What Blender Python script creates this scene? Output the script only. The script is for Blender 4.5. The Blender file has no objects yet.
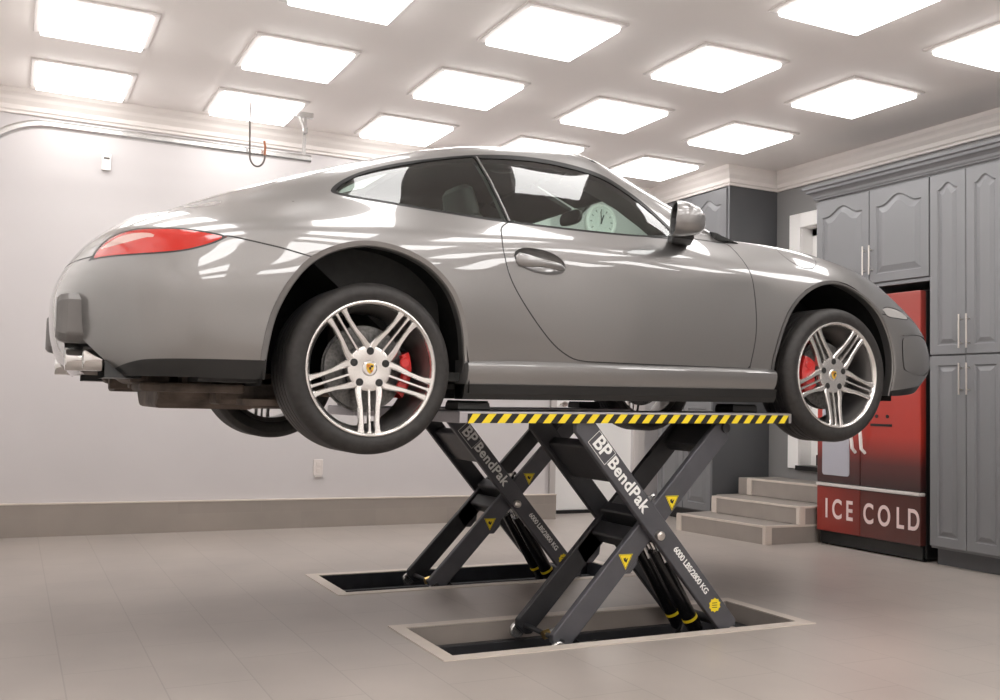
import bpy, bmesh, math, random
import numpy as np
from mathutils import Vector, Matrix
PI = math.pi
random.seed(4)
S = bpy.context.scene
COL = S.collection

# ------------------------------------------------------------------ materials
def mat(name, base=(.8, .8, .8), rough=.5, metal=0., coat=0., coatr=.03, spec=.5, emis=None, estr=0.):
    m = bpy.data.materials.new(name); m.use_nodes = True
    b = m.node_tree.nodes['Principled BSDF']
    b.inputs['Base Color'].default_value = (*base, 1)
    b.inputs['Roughness'].default_value = rough
    b.inputs['Metallic'].default_value = metal
    b.inputs['Coat Weight'].default_value = coat
    b.inputs['Coat Roughness'].default_value = coatr
    b.inputs['Specular IOR Level'].default_value = spec
    if emis:
        b.inputs['Emission Color'].default_value = (*emis, 1)
        b.inputs['Emission Strength'].default_value = estr
    return m
def N(m, t, **k):
    n = m.node_tree.nodes.new(t)
    for a, v in k.items(): setattr(n, a, v)
    return n
def LK(m, a, b): m.node_tree.links.new(a, b)
def BS(m): return m.node_tree.nodes['Principled BSDF']
def noisy(m, scale=8., amt=.06, det=4., bump=0., bscale=None, rough_amt=0.):
    """procedural mottling of the base colour, optional bump"""
    b = BS(m); c = tuple(b.inputs['Base Color'].default_value)[:3]
    tc = N(m, 'ShaderNodeTexCoord'); nz = N(m, 'ShaderNodeTexNoise')
    nz.inputs['Scale'].default_value = scale; nz.inputs['Detail'].default_value = det
    LK(m, tc.outputs['Object'], nz.inputs['Vector'])
    cr = N(m, 'ShaderNodeValToRGB')
    cr.color_ramp.elements[0].position = .3; cr.color_ramp.elements[1].position = .7
    cr.color_ramp.elements[0].color = (*[x * (1 - amt) for x in c], 1)
    cr.color_ramp.elements[1].color = (*[min(1, x * (1 + amt)) for x in c], 1)
    LK(m, nz.outputs['Fac'], cr.inputs['Fac']); LK(m, cr.outputs['Color'], b.inputs['Base Color'])
    if bump:
        n2 = N(m, 'ShaderNodeTexNoise'); n2.inputs['Scale'].default_value = bscale or scale * 6
        LK(m, tc.outputs['Object'], n2.inputs['Vector'])
        bp = N(m, 'ShaderNodeBump'); bp.inputs['Strength'].default_value = bump; bp.inputs['Distance'].default_value = .004
        LK(m, n2.outputs['Fac'], bp.inputs['Height']); LK(m, bp.outputs['Normal'], b.inputs['Normal'])
    return m

M = {}
M['wall'] = noisy(mat('wall_paint', (.60, .572, .575), .42), 1.5, .02)
M['wallbounce'] = noisy(mat('bounce_wall_white', (.88, .85, .83), .5), 1.5, .02)  # unseen walls made whiter to bounce light onto the ceiling and car
M['ceil'] = noisy(mat('ceiling_paint', (.92, .875, .85), .6), 1.2, .015)
M['greywall'] = noisy(mat('grey_wall_paint', (.24, .235, .235), .5), 1.5, .03)
M['crown'] = noisy(mat('crown_paint', (.82, .77, .74), .45), 2, .02)
M['whitetrim'] = noisy(mat('white_gloss_paint', (.97, .955, .94), .3), 2, .01)
M['palecasing'] = noisy(mat('pale_casing_paint', (.62, .58, .56), .35), 2, .02)
M['cab'] = noisy(mat('grey_cabinet_paint', (.186, .187, .196), .38), 2, .02)
M['cabdark'] = noisy(mat('dark_cabinet_paint', (.085, .087, .092), .4), 2, .03)
M['chrome'] = mat('chrome', (.72, .71, .70), .12, 1.)
M['galv'] = noisy(mat('galvanised_steel', (.62, .61, .60), .25, .9), 20, .08)
M['handle'] = mat('brushed_nickel', (.66, .62, .58), .3, 1.)
M['rubber'] = noisy(mat('tyre_rubber', (.028, .026, .025), .55, spec=.4), 40, .25)
M['black'] = mat('black_plastic', (.012, .012, .012), .4)
M['well'] = noisy(mat('wheel_well_felt', (.010, .010, .010), .9, spec=.2), 30, .3)
M['seam'] = mat('seam_rubber', (.02, .02, .02), .6)
M['silver'] = mat('silver_wheel_paint', (.74, .72, .70), .24, .92, coat=.5)
M['barrel'] = mat('wheel_barrel', (.22, .21, .205), .35, .8)
M['disc'] = noisy(mat('brake_disc_steel', (.13, .128, .125), .4, .9), 90, .35)
M['red'] = mat('caliper_red', (.55, .02, .018), .3, coat=.5)
M['gold'] = mat('crest_gold', (.75, .50, .06), .35, .4)
M['crestred'] = mat('crest_red', (.45, .03, .02), .4)
M['guard'] = noisy(mat('guard_paint', (.17, .163, .158), .42, .5), 10, .05)
M['fabric'] = noisy(mat('cabin_fabric', (.022, .022, .021), .8), 30, .2)
M['leather'] = noisy(mat('seat_leather', (.03, .029, .028), .5), 20, .2)
M['under'] = noisy(mat('underbody_dirty_metal', (.11, .085, .07), .7, .3), 9, .55, 6, .6, 60)
M['underdark'] = noisy(mat('underbody_black', (.02, .019, .018), .6), 20, .4)
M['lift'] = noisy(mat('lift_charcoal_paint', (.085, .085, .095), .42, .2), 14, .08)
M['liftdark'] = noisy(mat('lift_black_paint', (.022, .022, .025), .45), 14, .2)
M['liftsilver'] = mat('lift_edge_metal', (.42, .40, .42), .35, .6)
M['cyl'] = mat('cylinder_black', (.008, .008, .009), .25)
M['yellow'] = mat('safety_yellow', (.86, .66, .02), .45)
M['decalblack'] = mat('decal_black', (.01, .01, .01), .5)
M['white'] = mat('decal_white', (.85, .85, .83), .5)
M['brass'] = mat('brass', (.75, .52, .2), .3, 1.)
M['trimmetal'] = noisy(mat('pale_edge_trim', (.62, .55, .49), .4), 10, .05)
M['lampred'] = mat('tail_lamp_red', (.50, .018, .010), .12, coat=1.)
M['lampclear'] = mat('tail_lamp_clear', (.60, .38, .34), .15, coat=1.)
M['marker'] = mat('marker_clear', (.50, .48, .46), .12, .3, coat=1.)
M['mirrorglass'] = mat('mirror_glass', (.6, .62, .62), .03, 1.)
M['frameW'] = noisy(mat('light_frame', (.74, .70, .68), .5), 5, .02)
M['cord'] = mat('cord_orange', (.35, .12, .05), .6)
M['wire'] = mat('cord_grey', (.12, .10, .09), .6)
M['outlet'] = mat('outlet_plastic', (.72, .66, .63), .4)
M['clockface'] = mat('clock_face', (.80, .80, .78), .4)
M['pitliner'] = noisy(mat('pit_liner', (.024, .026, .032), .4), 12, .3)
M['dark'] = mat('void_dark', (.01, .01, .01), .8)

def emit(name, col, s):
    m = bpy.data.materials.new(name); m.use_nodes = True; nt = m.node_tree; nt.nodes.clear()
    e = nt.nodes.new('ShaderNodeEmission'); o = nt.nodes.new('ShaderNodeOutputMaterial')
    e.inputs['Color'].default_value = (*col, 1); e.inputs['Strength'].default_value = s
    nt.links.new(e.outputs[0], o.inputs[0]); return m
M['panel'] = emit('led_diffuser', (1., .975, .95), 6.6)

# car paint: metallic flake + clear coat
pm = M['paint'] = mat('grey_metallic_paint', (.2, .19, .18), .36, .70, coat=1., coatr=.01); BS(pm).inputs['Coat IOR'].default_value = 1.75
tc = N(pm, 'ShaderNodeTexCoord'); vz = N(pm, 'ShaderNodeTexNoise'); vz.inputs['Scale'].default_value = 900
cr = N(pm, 'ShaderNodeValToRGB'); cr.color_ramp.elements[0].color = (.205, .199, .196, 1); cr.color_ramp.elements[1].color = (.25, .243, .239, 1)
LK(pm, tc.outputs['Object'], vz.inputs['Vector']); LK(pm, vz.outputs['Fac'], cr.inputs['Fac']); LK(pm, cr.outputs['Color'], BS(pm).inputs['Base Color'])

def glass(name, tint, refl=1.5):
    m = bpy.data.materials.new(name); m.use_nodes = True; nt = m.node_tree; nt.nodes.clear()
    t = nt.nodes.new('ShaderNodeBsdfTransparent'); g = nt.nodes.new('ShaderNodeBsdfGlossy')
    f = nt.nodes.new('ShaderNodeFresnel'); x = nt.nodes.new('ShaderNodeMixShader'); o = nt.nodes.new('ShaderNodeOutputMaterial')
    t.inputs[0].default_value = (*tint, 1); g.inputs['Roughness'].default_value = .0
    g.inputs['Color'].default_value = (1, 1, 1, 1); f.inputs['IOR'].default_value = refl
    ge = nt.nodes.new('ShaderNodeNewGeometry'); ma = nt.nodes.new('ShaderNodeMath'); ma.operation = 'MULTIPLY_ADD'; ma.inputs[1].default_value = 1 / refl - refl; ma.inputs[2].default_value = refl
    nt.links.new(ge.outputs['Backfacing'], ma.inputs[0]); nt.links.new(ma.outputs[0], f.inputs['IOR'])
    nt.links.new(f.outputs[0], x.inputs[0]); nt.links.new(t.outputs[0], x.inputs[1]); nt.links.new(g.outputs[0], x.inputs[2])
    nt.links.new(x.outputs[0], o.inputs[0]); return m
M['glass'] = glass('car_window_glass', (.74, .86, .80), 1.75)

# floor tile, 30 x 60 cm, running along Y
fm = M['floor'] = mat('floor_tile', (.36, .31, .28), .3)
def brick(m, w, h, c1, c2, mort, msize, rot, rough=.3, scale_noise=3., loc=(0, 0, 0), offs=.5):
    tc = N(m, 'ShaderNodeTexCoord'); mp = N(m, 'ShaderNodeMapping'); mp.inputs['Rotation'].default_value = rot; mp.inputs['Location'].default_value = loc
    bt = N(m, 'ShaderNodeTexBrick'); bt.offset = offs
    bt.inputs['Scale'].default_value = 1; bt.inputs['Brick Width'].default_value = w; bt.inputs['Row Height'].default_value = h
    bt.inputs['Mortar Size'].default_value = msize; bt.inputs['Mortar Smooth'].default_value = .1
    bt.inputs['Color1'].default_value = (*c1, 1); bt.inputs['Color2'].default_value = (*c2, 1); bt.inputs['Mortar'].default_value = (*mort, 1)
    LK(m, tc.outputs['Object'], mp.inputs['Vector']); LK(m, mp.outputs[0], bt.inputs['Vector'])
    nz = N(m, 'ShaderNodeTexNoise'); nz.inputs['Scale'].default_value = scale_noise; nz.inputs['Detail'].default_value = 6
    LK(m, tc.outputs['Object'], nz.inputs['Vector'])
    mx = N(m, 'ShaderNodeMix', data_type='RGBA', blend_type='MULTIPLY'); mx.inputs[0].default_value = 1.
    cr = N(m, 'ShaderNodeValToRGB'); cr.color_ramp.elements[0].position = .3; cr.color_ramp.elements[1].position = .75
    cr.color_ramp.elements[0].color = (.90, .90, .90, 1); cr.color_ramp.elements[1].color = (1.06, 1.05, 1.04, 1)
    LK(m, nz.outputs['Fac'], cr.inputs['Fac']); LK(m, bt.outputs['Color'], mx.inputs[6]); LK(m, cr.outputs['Color'], mx.inputs[7])
    LK(m, mx.outputs[2], BS(m).inputs['Base Color']); BS(m).inputs['Roughness'].default_value = rough
brick(fm, .61, .305, (.40, .358, .328), (.385, .343, .314), (.32, .285, .26), .0028, (0, 0, PI / 2), .32, 2.2, (.18, .1, 0))
cm = M['curbtile'] = mat('curb_tile', (.3, .26, .23), .4)
brick(cm, .61, .6, (.34, .30, .27), (.31, .275, .25), (.34, .30, .27), .003, (PI / 2, 0, 0), .4, 3, (.1, .13, 0))
st = M['steptile'] = noisy(mat('step_tile', (.30, .265, .24), .4), 5, .08)

# refrigerator wrap: a printed red picture that darkens to maroon
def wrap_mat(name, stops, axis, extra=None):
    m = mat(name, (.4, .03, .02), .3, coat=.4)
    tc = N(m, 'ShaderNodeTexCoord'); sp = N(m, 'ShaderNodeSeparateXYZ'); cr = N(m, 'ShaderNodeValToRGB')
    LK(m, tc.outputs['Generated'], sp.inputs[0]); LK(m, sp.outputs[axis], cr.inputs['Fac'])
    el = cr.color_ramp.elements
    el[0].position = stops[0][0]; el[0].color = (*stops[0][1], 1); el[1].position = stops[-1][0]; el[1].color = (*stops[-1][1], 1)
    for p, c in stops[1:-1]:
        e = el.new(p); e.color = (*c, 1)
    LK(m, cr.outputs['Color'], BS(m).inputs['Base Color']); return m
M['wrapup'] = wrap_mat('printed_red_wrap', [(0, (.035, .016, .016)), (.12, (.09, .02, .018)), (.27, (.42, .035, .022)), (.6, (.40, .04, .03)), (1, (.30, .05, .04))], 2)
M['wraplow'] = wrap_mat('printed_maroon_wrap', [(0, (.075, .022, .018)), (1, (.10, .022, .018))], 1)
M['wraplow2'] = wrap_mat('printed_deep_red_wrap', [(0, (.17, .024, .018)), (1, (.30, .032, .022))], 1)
M['lettering'] = mat('letter_print', (.78, .62, .60), .4)

# ------------------------------------------------------------------ mesh helpers
class MB:
    def __init__(s): s.v = []; s.f = []; s.T = Matrix.Identity(4)
    def vt(s, p): s.v.append(tuple(s.T @ Vector(p))); return len(s.v) - 1
    def box(s, x0, x1, y0, y1, z0, z1):
        i = [s.vt(p) for p in ((x0, y0, z0), (x1, y0, z0), (x1, y1, z0), (x0, y1, z0), (x0, y0, z1), (x1, y0, z1), (x1, y1, z1), (x0, y1, z1))]
        for q in ((3, 2, 1, 0), (4, 5, 6, 7), (0, 1, 5, 4), (1, 2, 6, 5), (2, 3, 7, 6), (3, 0, 4, 7)): s.f.append(tuple(i[k] for k in q))
        return s
    def loops(s, loops, cap0=True, cap1=True, close=True):
        """skin between successive vertex loops"""
        ids = [[s.vt(p) for p in L] for L in loops]
        n = len(ids[0])
        for a, b in zip(ids, ids[1:]):
            for k in range(n if close else n - 1):
                s.f.append((a[k], a[(k + 1) % n], b[(k + 1) % n], b[k]))
        if cap0: s.f.append(tuple(reversed(ids[0])))
        if cap1: s.f.append(tuple(ids[-1]))
        return s
    def prism(s, poly, axis, a, b):
        """poly of 2D points extruded along axis 'x','y' or 'z' from a to b"""
        f = {'x': lambda p, t: (t, p[0], p[1]), 'y': lambda p, t: (p[0], t, p[1]), 'z': lambda p, t: (p[0], p[1], t)}[axis]
        return s.loops([[f(p, a) for p in poly], [f(p, b) for p in poly]])
    def lathe(s, prof, n=48, axis='y', c=(0, 0, 0), cap=False, a0=0, a1=2 * PI):
        """prof: (r, t) pairs revolved about axis"""
        full = abs(a1 - a0 - 2 * PI) < 1e-6
        m = n if full else n + 1
        ring = []
        for r, t in prof:
            L = []
            for k in range(m):
                a = a0 + (a1 - a0) * k / n
                u, w = r * math.cos(a), r * math.sin(a)
                p = {'y': (u, t, w), 'z': (u, w, t), 'x': (t, u, w)}[axis]
                L.append((p[0] + c[0], p[1] + c[1], p[2] + c[2]))
            ring.append(L)
        return s.loops(ring, cap, cap, full)
    def tube(s, pts, r, n=10, cap=True):
        P = [Vector(p) for p in pts]; rr = r if hasattr(r, '__len__') else [r] * len(P)
        t0 = (P[1] - P[0]).normalized(); up = Vector((0, 0, 1)) if abs(t0.z) < .9 else Vector((1, 0, 0))
        nrm = t0.cross(up).normalized(); loops = []
        for i, p in enumerate(P):
            t = (P[min(i + 1, len(P) - 1)] - P[max(i - 1, 0)]).normalized()
            nrm = (nrm - t * nrm.dot(t)).normalized(); b = t.cross(nrm)
            loops.append([tuple(p + (nrm * math.cos(2 * PI * k / n) + b * math.sin(2 * PI * k / n)) * rr[i]) for k in range(n)])
        return s.loops(loops, cap, cap)
    def sphere(s, c, r, n=16, m=10):
        rx, ry, rz = r if hasattr(r, '__len__') else (r,) * 3
        L = [[(c[0] + rx * math.sin(PI * (j + .02) / (m + .04)) * math.cos(2 * PI * k / n), c[1] + ry * math.sin(PI * (j + .02) / (m + .04)) * math.sin(2 * PI * k / n), c[2] + rz * math.cos(PI * (j + .02) / (m + .04))) for k in range(n)] for j in range(m + 1)]
        return s.loops(L)
    def build(s, name, m, parent=None, smooth=False, bevel=0., fix=True, seg=2):
        me = bpy.data.meshes.new(name); me.from_pydata(s.v, [], s.f)
        if fix:
            bm = bmesh.new(); bm.from_mesh(me); bmesh.ops.recalc_face_normals(bm, faces=bm.faces); bm.to_mesh(me); bm.free()
        me.materials.append(m); o = bpy.data.objects.new(name, me); COL.objects.link(o)
        if smooth:
            me.shade_smooth(); me.set_sharp_from_angle(angle=math.radians(35))
        if bevel:
            b = o.modifiers.new('bevel', 'BEVEL'); b.width = bevel; b.segments = seg; b.limit_method = 'ANGLE'; b.angle_limit = math.radians(40)
            b.harden_normals = False
        if parent: o.parent = parent
        return o
def tag(o, label=None, cat=None, group=None, kind=None):
    if label: o['label'] = label
    if cat: o['category'] = cat
    if group: o['group'] = group
    if kind: o['kind'] = kind
    return o
def thing(name, loc, label, cat, group=None, rz=0):
    o = bpy.data.objects.new(name, None); COL.objects.link(o); o.location = loc; o.rotation_euler = (0, 0, rz); o.empty_display_size = .1
    return tag(o, label, cat, group)
def struct(name, mb, m, **k):
    return tag(mb.build(name, m, **k), kind='structure')
def kids(o): return [c for c in bpy.data.objects if c.parent == o]
def dup(root, loc, label=None, group=None):
    r = root.copy(); COL.objects.link(r); r.location = loc
    if label: r['label'] = label
    if group: r['group'] = group
    for ch in kids(root):
        c = ch.copy(); COL.objects.link(c); c.parent = r
        for g in kids(ch):
            d = g.copy(); COL.objects.link(d); d.parent = c
    return r
def text_mesh(name, s, size, mtx, m, parent, offset=0., ext=.0006, spacing=1., shear=0., align='CENTER'):
    cu = bpy.data.curves.new(name, 'FONT'); cu.body = s; cu.size = size; cu.extrude = ext; cu.offset = offset
    cu.space_character = spacing; cu.shear = shear; cu.align_x = align; cu.align_y = 'CENTER'
    t = bpy.data.objects.new(name, cu); COL.objects.link(t)
    dg = bpy.context.evaluated_depsgraph_get(); me = bpy.data.meshes.new_from_object(t.evaluated_get(dg))
    bpy.data.objects.remove(t); bpy.data.curves.remove(cu)
    me.transform(mtx); me.materials.clear(); me.materials.append(m); me.name = name
    o = bpy.data.objects.new(name, me); COL.objects.link(o)
    if parent: o.parent = parent
    return o
def frame_mtx(o, x, y):
    x = Vector(x).normalized(); y = Vector(y).normalized(); z = x.cross(y)
    m = Matrix.Identity(4)
    for i, c in enumerate((x, y, z)):
        for r in range(3): m[r][i] = c[r]
    m.translation = o; return m

# ------------------------------------------------------------------ camera
cd = bpy.data.cameras.new('camera'); cam = bpy.data.objects.new('camera', cd); COL.objects.link(cam)
yaw, pit, rol = .4585, .0544, .0238
fw = Vector((math.sin(yaw), math.cos(yaw), 0)); rt = Vector((math.cos(yaw), -math.sin(yaw), 0)); up = Vector((0, 0, 1))
f2 = fw * math.cos(pit) + up * math.sin(pit); u2 = -fw * math.sin(pit) + up * math.cos(pit)
r3 = rt * math.cos(rol) + u2 * math.sin(rol); u3 = -rt * math.sin(rol) + u2 * math.cos(rol)
mm = Matrix.Identity(4)
for i, c in enumerate((r3, u3, -f2)):
    for r in range(3): mm[r][i] = c[r]
mm.translation = (0, 0, .99)
cam.matrix_world = mm
cd.sensor_width = 36; cd.lens = 36 * 985.74 / 1000; cd.clip_start = .05; cd.clip_end = 60
S.camera = cam

# ------------------------------------------------------------------ room shell
XL, XR, YN, YB, ZC = -.35, 6.02, -1.7, 7.56, 3.085
PITS = [(1.59, 3.35, 3.575, 4.085), (1.59, 3.35, 4.935, 5.455)]
PD = .13
fl = MB()
ys = [YN - .1, 3.575, 4.085, 4.935, 5.455, 8.1]
for a, b in ((ys[0], ys[1]), (ys[2], ys[3]), (ys[4], ys[5])): fl.box(XL - .1, 6.4, a, b, -.2, 0)
for a, b in ((ys[1], ys[2]), (ys[3], ys[4])):
    fl.box(XL - .1, 1.59, a, b, -.2, 0); fl.box(3.35, 6.4, a, b, -.2, 0)
struct('floor', fl, M['floor'])
struct('ceiling', MB().box(XL - .1, 6.4, YN - .1, 8.1, ZC, ZC + .1), M['ceil'])
wb = MB().box(XL - .1, 4.2, YB, YB + .3, 0, ZC)
struct('wall_back', wb, M['wall'])
struct('wall_back.001', MB().box(4.2, 4.46, 7.86, 8.1, 0, ZC).box(5.31, 6.4, 7.86, 8.1, 0, ZC).box(4.46, 5.31, 7.86, 8.1, 2.1, ZC), M['wall'])
struct('wall_left', MB().box(XL - .1, XL, YN, 3.0, 0, ZC).box(XL - .1, XL, 3.0, 6.9, 2.35, ZC).box(XL - .1, XL, 6.9, YB, 0, ZC), M['wallbounce'])
struct('wall_near', MB().box(XL, 6.4, YN - .1, YN, 0, ZC), M['wallbounce'])
oy0, oy1, oz0, oz1 = 5.66, 6.405, .50, 2.57
struct('wall_right', MB().box(XR, XR + .3, YN, oy0, 0, ZC).box(XR, XR + .3, oy1, 8.1, 0, ZC).box(XR, XR + .3, oy0, oy1, oz1, ZC).box(XR, XR + .3, oy0, oy1, 0, oz0), M['greywall'])
# garage door in the left wall
gd = MB()
for k in range(4): gd.box(XL - .08, XL - .02, 3.0, 6.9, k * .585 + .002, k * .585 + .578)
struct('door_3', gd, M['whitetrim'], bevel=.006)

def crown_profile(s=1.):
    return [(0, 0), (.018, 0), (.022, .018), (.034, .026), (.038, .055), (.062, .085), (.07, .105), (.085, .130), (.088, .163), (0, .163)]
# crown moulding: back wall, right wall, recess, corner cabinet
zc0 = ZC - .163
t1 = MB().loops([[(x, YB - p[0], zc0 + p[1]) for p in crown_profile()] for x in (XL, 4.2)])
struct('trim_1', t1, M['crown'], bevel=.002)
t2 = MB().loops([[(XR - p[0], y, zc0 + p[1]) for p in crown_profile()] for y in (YN, 6.70)])
struct('trim_2', t2, M['crown'], bevel=.002)
t3 = MB().loops([[(XR, 6.70 - p[0], zc0 + p[1]) for p in crown_profile()], [(5.49 - p[0], 6.70 - p[0], zc0 + p[1]) for p in crown_profile()], [(5.49 - p[0], 7.86, zc0 + p[1]) for p in crown_profile()]])
struct('trim_3', t3, M['crown'], bevel=.002)
t4 = MB().loops([[(x, 7.86 - p[0], zc0 + p[1]) for p in crown_profile()] for x in (4.2, 5.49)])
struct('trim_4', t4, M['crown'], bevel=.002)
# tiled kerb along the back wall with its pale top edge
struct('baseboard_back', MB().prism([(XL, 0), (4.29, 0), (4.29, .207), (XL, .222)], 'y', 7.517, YB), M['curbtile'])
struct('trim_5', MB().prism([(XL, .222), (4.292, .207), (4.292, .216), (XL, .231)], 'y', 7.513, YB + .002), M['trimmetal'])
# pit liners and pale frames around the lift pits
for n, (x0, x1, y0, y1) in enumerate(PITS):
    m = MB().box(x0 - .02, x1 + .02, y0 - .02, y1 + .02, -PD - .02, -PD)
    struct('trim_%d' % (6 + n * 3), m, M['pitliner'])
    w = MB().box(x0 - .002, x0 + .004, y0, y1, -PD, -.002).box(x1 - .004, x1 + .002, y0, y1, -PD, -.002).box(x0, x1, y1 - .004, y1 + .002, -PD, -.002).box(x0, x1, y0 - .002, y0 + .004, -PD, -.002)
    struct('trim_%d' % (7 + n * 3), w, M['steptile'] if n == 0 else M['pitliner'])
    f = MB().loops([[(a, b, z) for a, b in ((x0 - q, y0 - q), (x1 + q, y0 - q), (x1 + q, y1 + q), (x0 - q, y1 + q))] for q, z in ((.0, -.006), (.0, .004), (.062, .004), (.062, -.006))], False, False)
    struct('trim_%d' % (8 + n * 3), f, M['trimmetal'])

# door_1: white door in the back recess with its pale casing
d = tag(MB().box(4.46, 5.31, 7.89, 7.93, .03, 2.1).build('door_1', M['whitetrim'], bevel=.004), kind='structure')
MB().box(4.46, 5.31, 7.87, 7.93, 0, .03).build('door_sweep', M['black'], d)
MB().loops([[(5.31 + a, 7.86 - b, z) for a, b in ((0, 0), (0, .022), (.05, .03), (.055, .02), (.12, .024), (.125, 0))] for z in (0, 2.1)]).build('casing', M['palecasing'], d, bevel=.002)
MB().box(4.40, 4.46, 7.835, 7.86, 0, 2.16).build('casing', M['palecasing'], d, bevel=.003)
kn = MB().lathe([(.001, 7.80), (.022, 7.80), (.028, 7.815), (.022, 7.835), (.01, 7.845), (.01, 7.89)], 20, 'y', (4.53, 0, 1.0)).build('door_knob', M['handle'], d, True)
# door_2: white side door at the top of the steps
d2 = tag(MB().box(XR + .14, XR + .18, oy0, oy1, oz0, oz1).build('door_2', M['whitetrim'], bevel=.003), kind='structure')
MB().box(XR - .022, XR - .001, oy1 - .01, oy1 + .12, oz0, oz1 + .115).box(XR - .022, XR - .001, oy0 - .12, oy0 + .01, oz0, oz1 + .115).box(XR - .022, XR - .001, oy0 - .01, oy1 + .01, oz1 - .01, oz1 + .115).build('casing', M['whitetrim'], d2, bevel=.006)
MB().box(XR, XR + .14, oy1 - .012, oy1 + .001, oz0, oz1).box(XR, XR + .14, oy0 - .001, oy0 + .012, oz0, oz1).box(XR, XR + .14, oy0, oy1, oz1 - .012, oz1 + .001).box(XR + .12, XR + .14, oy1 - .09, oy1, oz0, oz1).box(XR + .12, XR + .14, oy0, oy1, oz1 - .07, oz1).build('jamb', M['whitetrim'], d2)
MB().box(XR - .03, XR + .14, oy0, oy1 + .02, oz0 - .012, oz0 + .028).box(XR + .11, XR + .14, oy0, oy1 - .08, oz0 + .03, oz0 + .12).build('threshold', M['black'], d2, bevel=.003)

# ------------------------------------------------------------------ ceiling lights
ORD = ['first', 'second', 'third', 'fourth', 'fifth', 'sixth', 'seventh', 'eighth']
PW = .28
L0 = thing('ceiling_light', (.33, 7.06, ZC), 'x', 'ceiling light', 'square LED panels on the ceiling')
q = PW + .034
MB().loops([[(a * s, b * s, z) for a, b in ((-1, -1), (1, -1), (1, 1), (-1, 1))] for s, z in ((q, 0), (q, -.009), (q - .004, -.012), (PW + .002, -.016), (PW, -.013), (PW, -.008))], True, False).build('frame', M['frameW'], L0)
MB().loops([[(a * s, b * s, z) for a, b in ((-1, -1), (1, -1), (1, 1), (-1, 1))] for s, z in ((PW - .004, -.012), (PW - .004, -.034), (PW - .009, -.040))]).build('diffuser', M['panel'], L0)  # side faces glow as well, added to brighten the ceiling
first = True
for ri, r in enumerate((2, 1, 0, -1, -2, -3, -4, -5)):
    for c in range(5):
        loc = (.33 + 1.15 * c, 4.77 + 1.144 * r, ZC)
        lab = 'LED ceiling panel, %s from the left in the %s row from the back wall' % (ORD[c], ORD[ri])
        if first: L0['label'] = lab; L0.location = loc; first = False
        else: dup(L0, loc, lab)

# ------------------------------------------------------------------ garage door track, hanger, cord, wall plates, clock
tr = thing('door_track', (0, 6.9, 2.71), 'galvanised overhead garage door track with a curved left end under the ceiling', 'door track')
path = []
for k in range(0, 13):
    a = PI / 2 * k / 12
    path.append((.15 - .48 * math.sin(PI / 2 - a), -.48 + .48 * math.cos(PI / 2 - a)))
path = [(.15 - .48, -1.9)] + path
path.append((1.85, 0))
sec = [(-.026, -.02), (-.026, .02), (-.012, .026), (.012, .026), (.026, .02), (.026, -.02), (.018, -.02), (.018, .014), (-.018, .014), (-.018, -.02)]
loops = []
for i, p in enumerate(path):
    a = path[max(i - 1, 0)]; b = path[min(i + 1, len(path) - 1)]
    t = Vector((b[0] - a[0], b[1] - a[1])).normalized(); n = Vector((-t.y, t.x))
    loops.append([(p[0] + n.x * s[0], -s[1], p[1] + n.y * s[0]) for s in sec])
MB().loops(loops).build('rail', M['galv'], tr, bevel=.002)
hg = MB(); hg.T = Matrix.Translation((1.80, .0, 0))
hg.prism([(-.012, .02), (.012, .02), (.012, .30), (-.012, .30)], 'y', .0, .004)
hg.build('hanger_strap', M['galv'], tr)
MB().box(1.72, 1.86, -.004, .03, .30, .338).box(1.785, 1.815, -.03, .0, .18, .22).tube([(1.76, .0, .3), (1.80, -.004, .2)], .012, 6).build('ceiling_bracket', M['galv'], tr)
pts = []
for k in range(25):
    t = k / 24
    a = PI * t
    pts.append((1.455 - .052 * math.cos(a), -.03, -.05 - .075 * math.sin(a)))
pts = [(1.40, 0, .34), (1.398, -.02, .18)] + pts + [(1.507, -.03, .03)]
cd_ = tag(MB().tube(pts, .0065, 8).build('hanging_cord', M['wire'], None, True), 'dark bent cord looping below the metal door track', 'cord')
cd_.location = (0, 6.86, 2.72)
MB().tube([(1.507, -.03, -.04), (1.508, -.03, .02), (1.50, -.028, .06)], .008, 8).build('plug', M['cord'], cd_, True)
o = thing('wall_sensor', (.535, YB, 2.655), 'small white rectangular sensor high on the wall below the door track', 'wall sensor')
MB().box(-.03, .03, -.03, 0, -.06, .06).build('housing', M['whitetrim'], o, bevel=.006)
MB().box(-.02, .02, -.034, -.03, .02, .032).build('vent_slot', M['wire'], o)
o = thing('power_outlet', (2.17, YB, .462), 'pale power outlet plate on the back wall under the raised rear wheel', 'power outlet')
MB().box(-.038, .038, -.008, 0, -.06, .06).build('plate', M['outlet'], o, bevel=.003)
for s in (.025, -.025): MB().box(-.016, .016, -.012, -.008, s - .017, s + .017).build('socket', M['outlet'], o, bevel=.003)
MB().box(-.03, .03, -.022, -.004, -.075, -.06).build('lower_lip', M['palecasing'], o)
o = thing('wall_clock', (4.90, 7.86, 2.72), 'round white wall clock seen through the car side windows', 'clock')
MB().lathe([(.001, -.02), (.135, -.02), (.15, -.035), (.165, -.03), (.17, -.01), (.17, 0)], 48, 'y').build('case', M['whitetrim'], o, True)
MB().lathe([(.001, -.0225), (.132, -.0225), (.132, -.02)], 48, 'y').build('dial', M['clockface'], o)
mk = MB()
for k in range(12):
    a = 2 * PI * k / 12; mk.T = Matrix.Rotation(a, 4, 'Y'); mk.box(-.004, .004, -.0245, -.0225, .10, .122)
mk.T = Matrix.Identity(4); mk.build('hour_marks', M['wire'], o)
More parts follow.
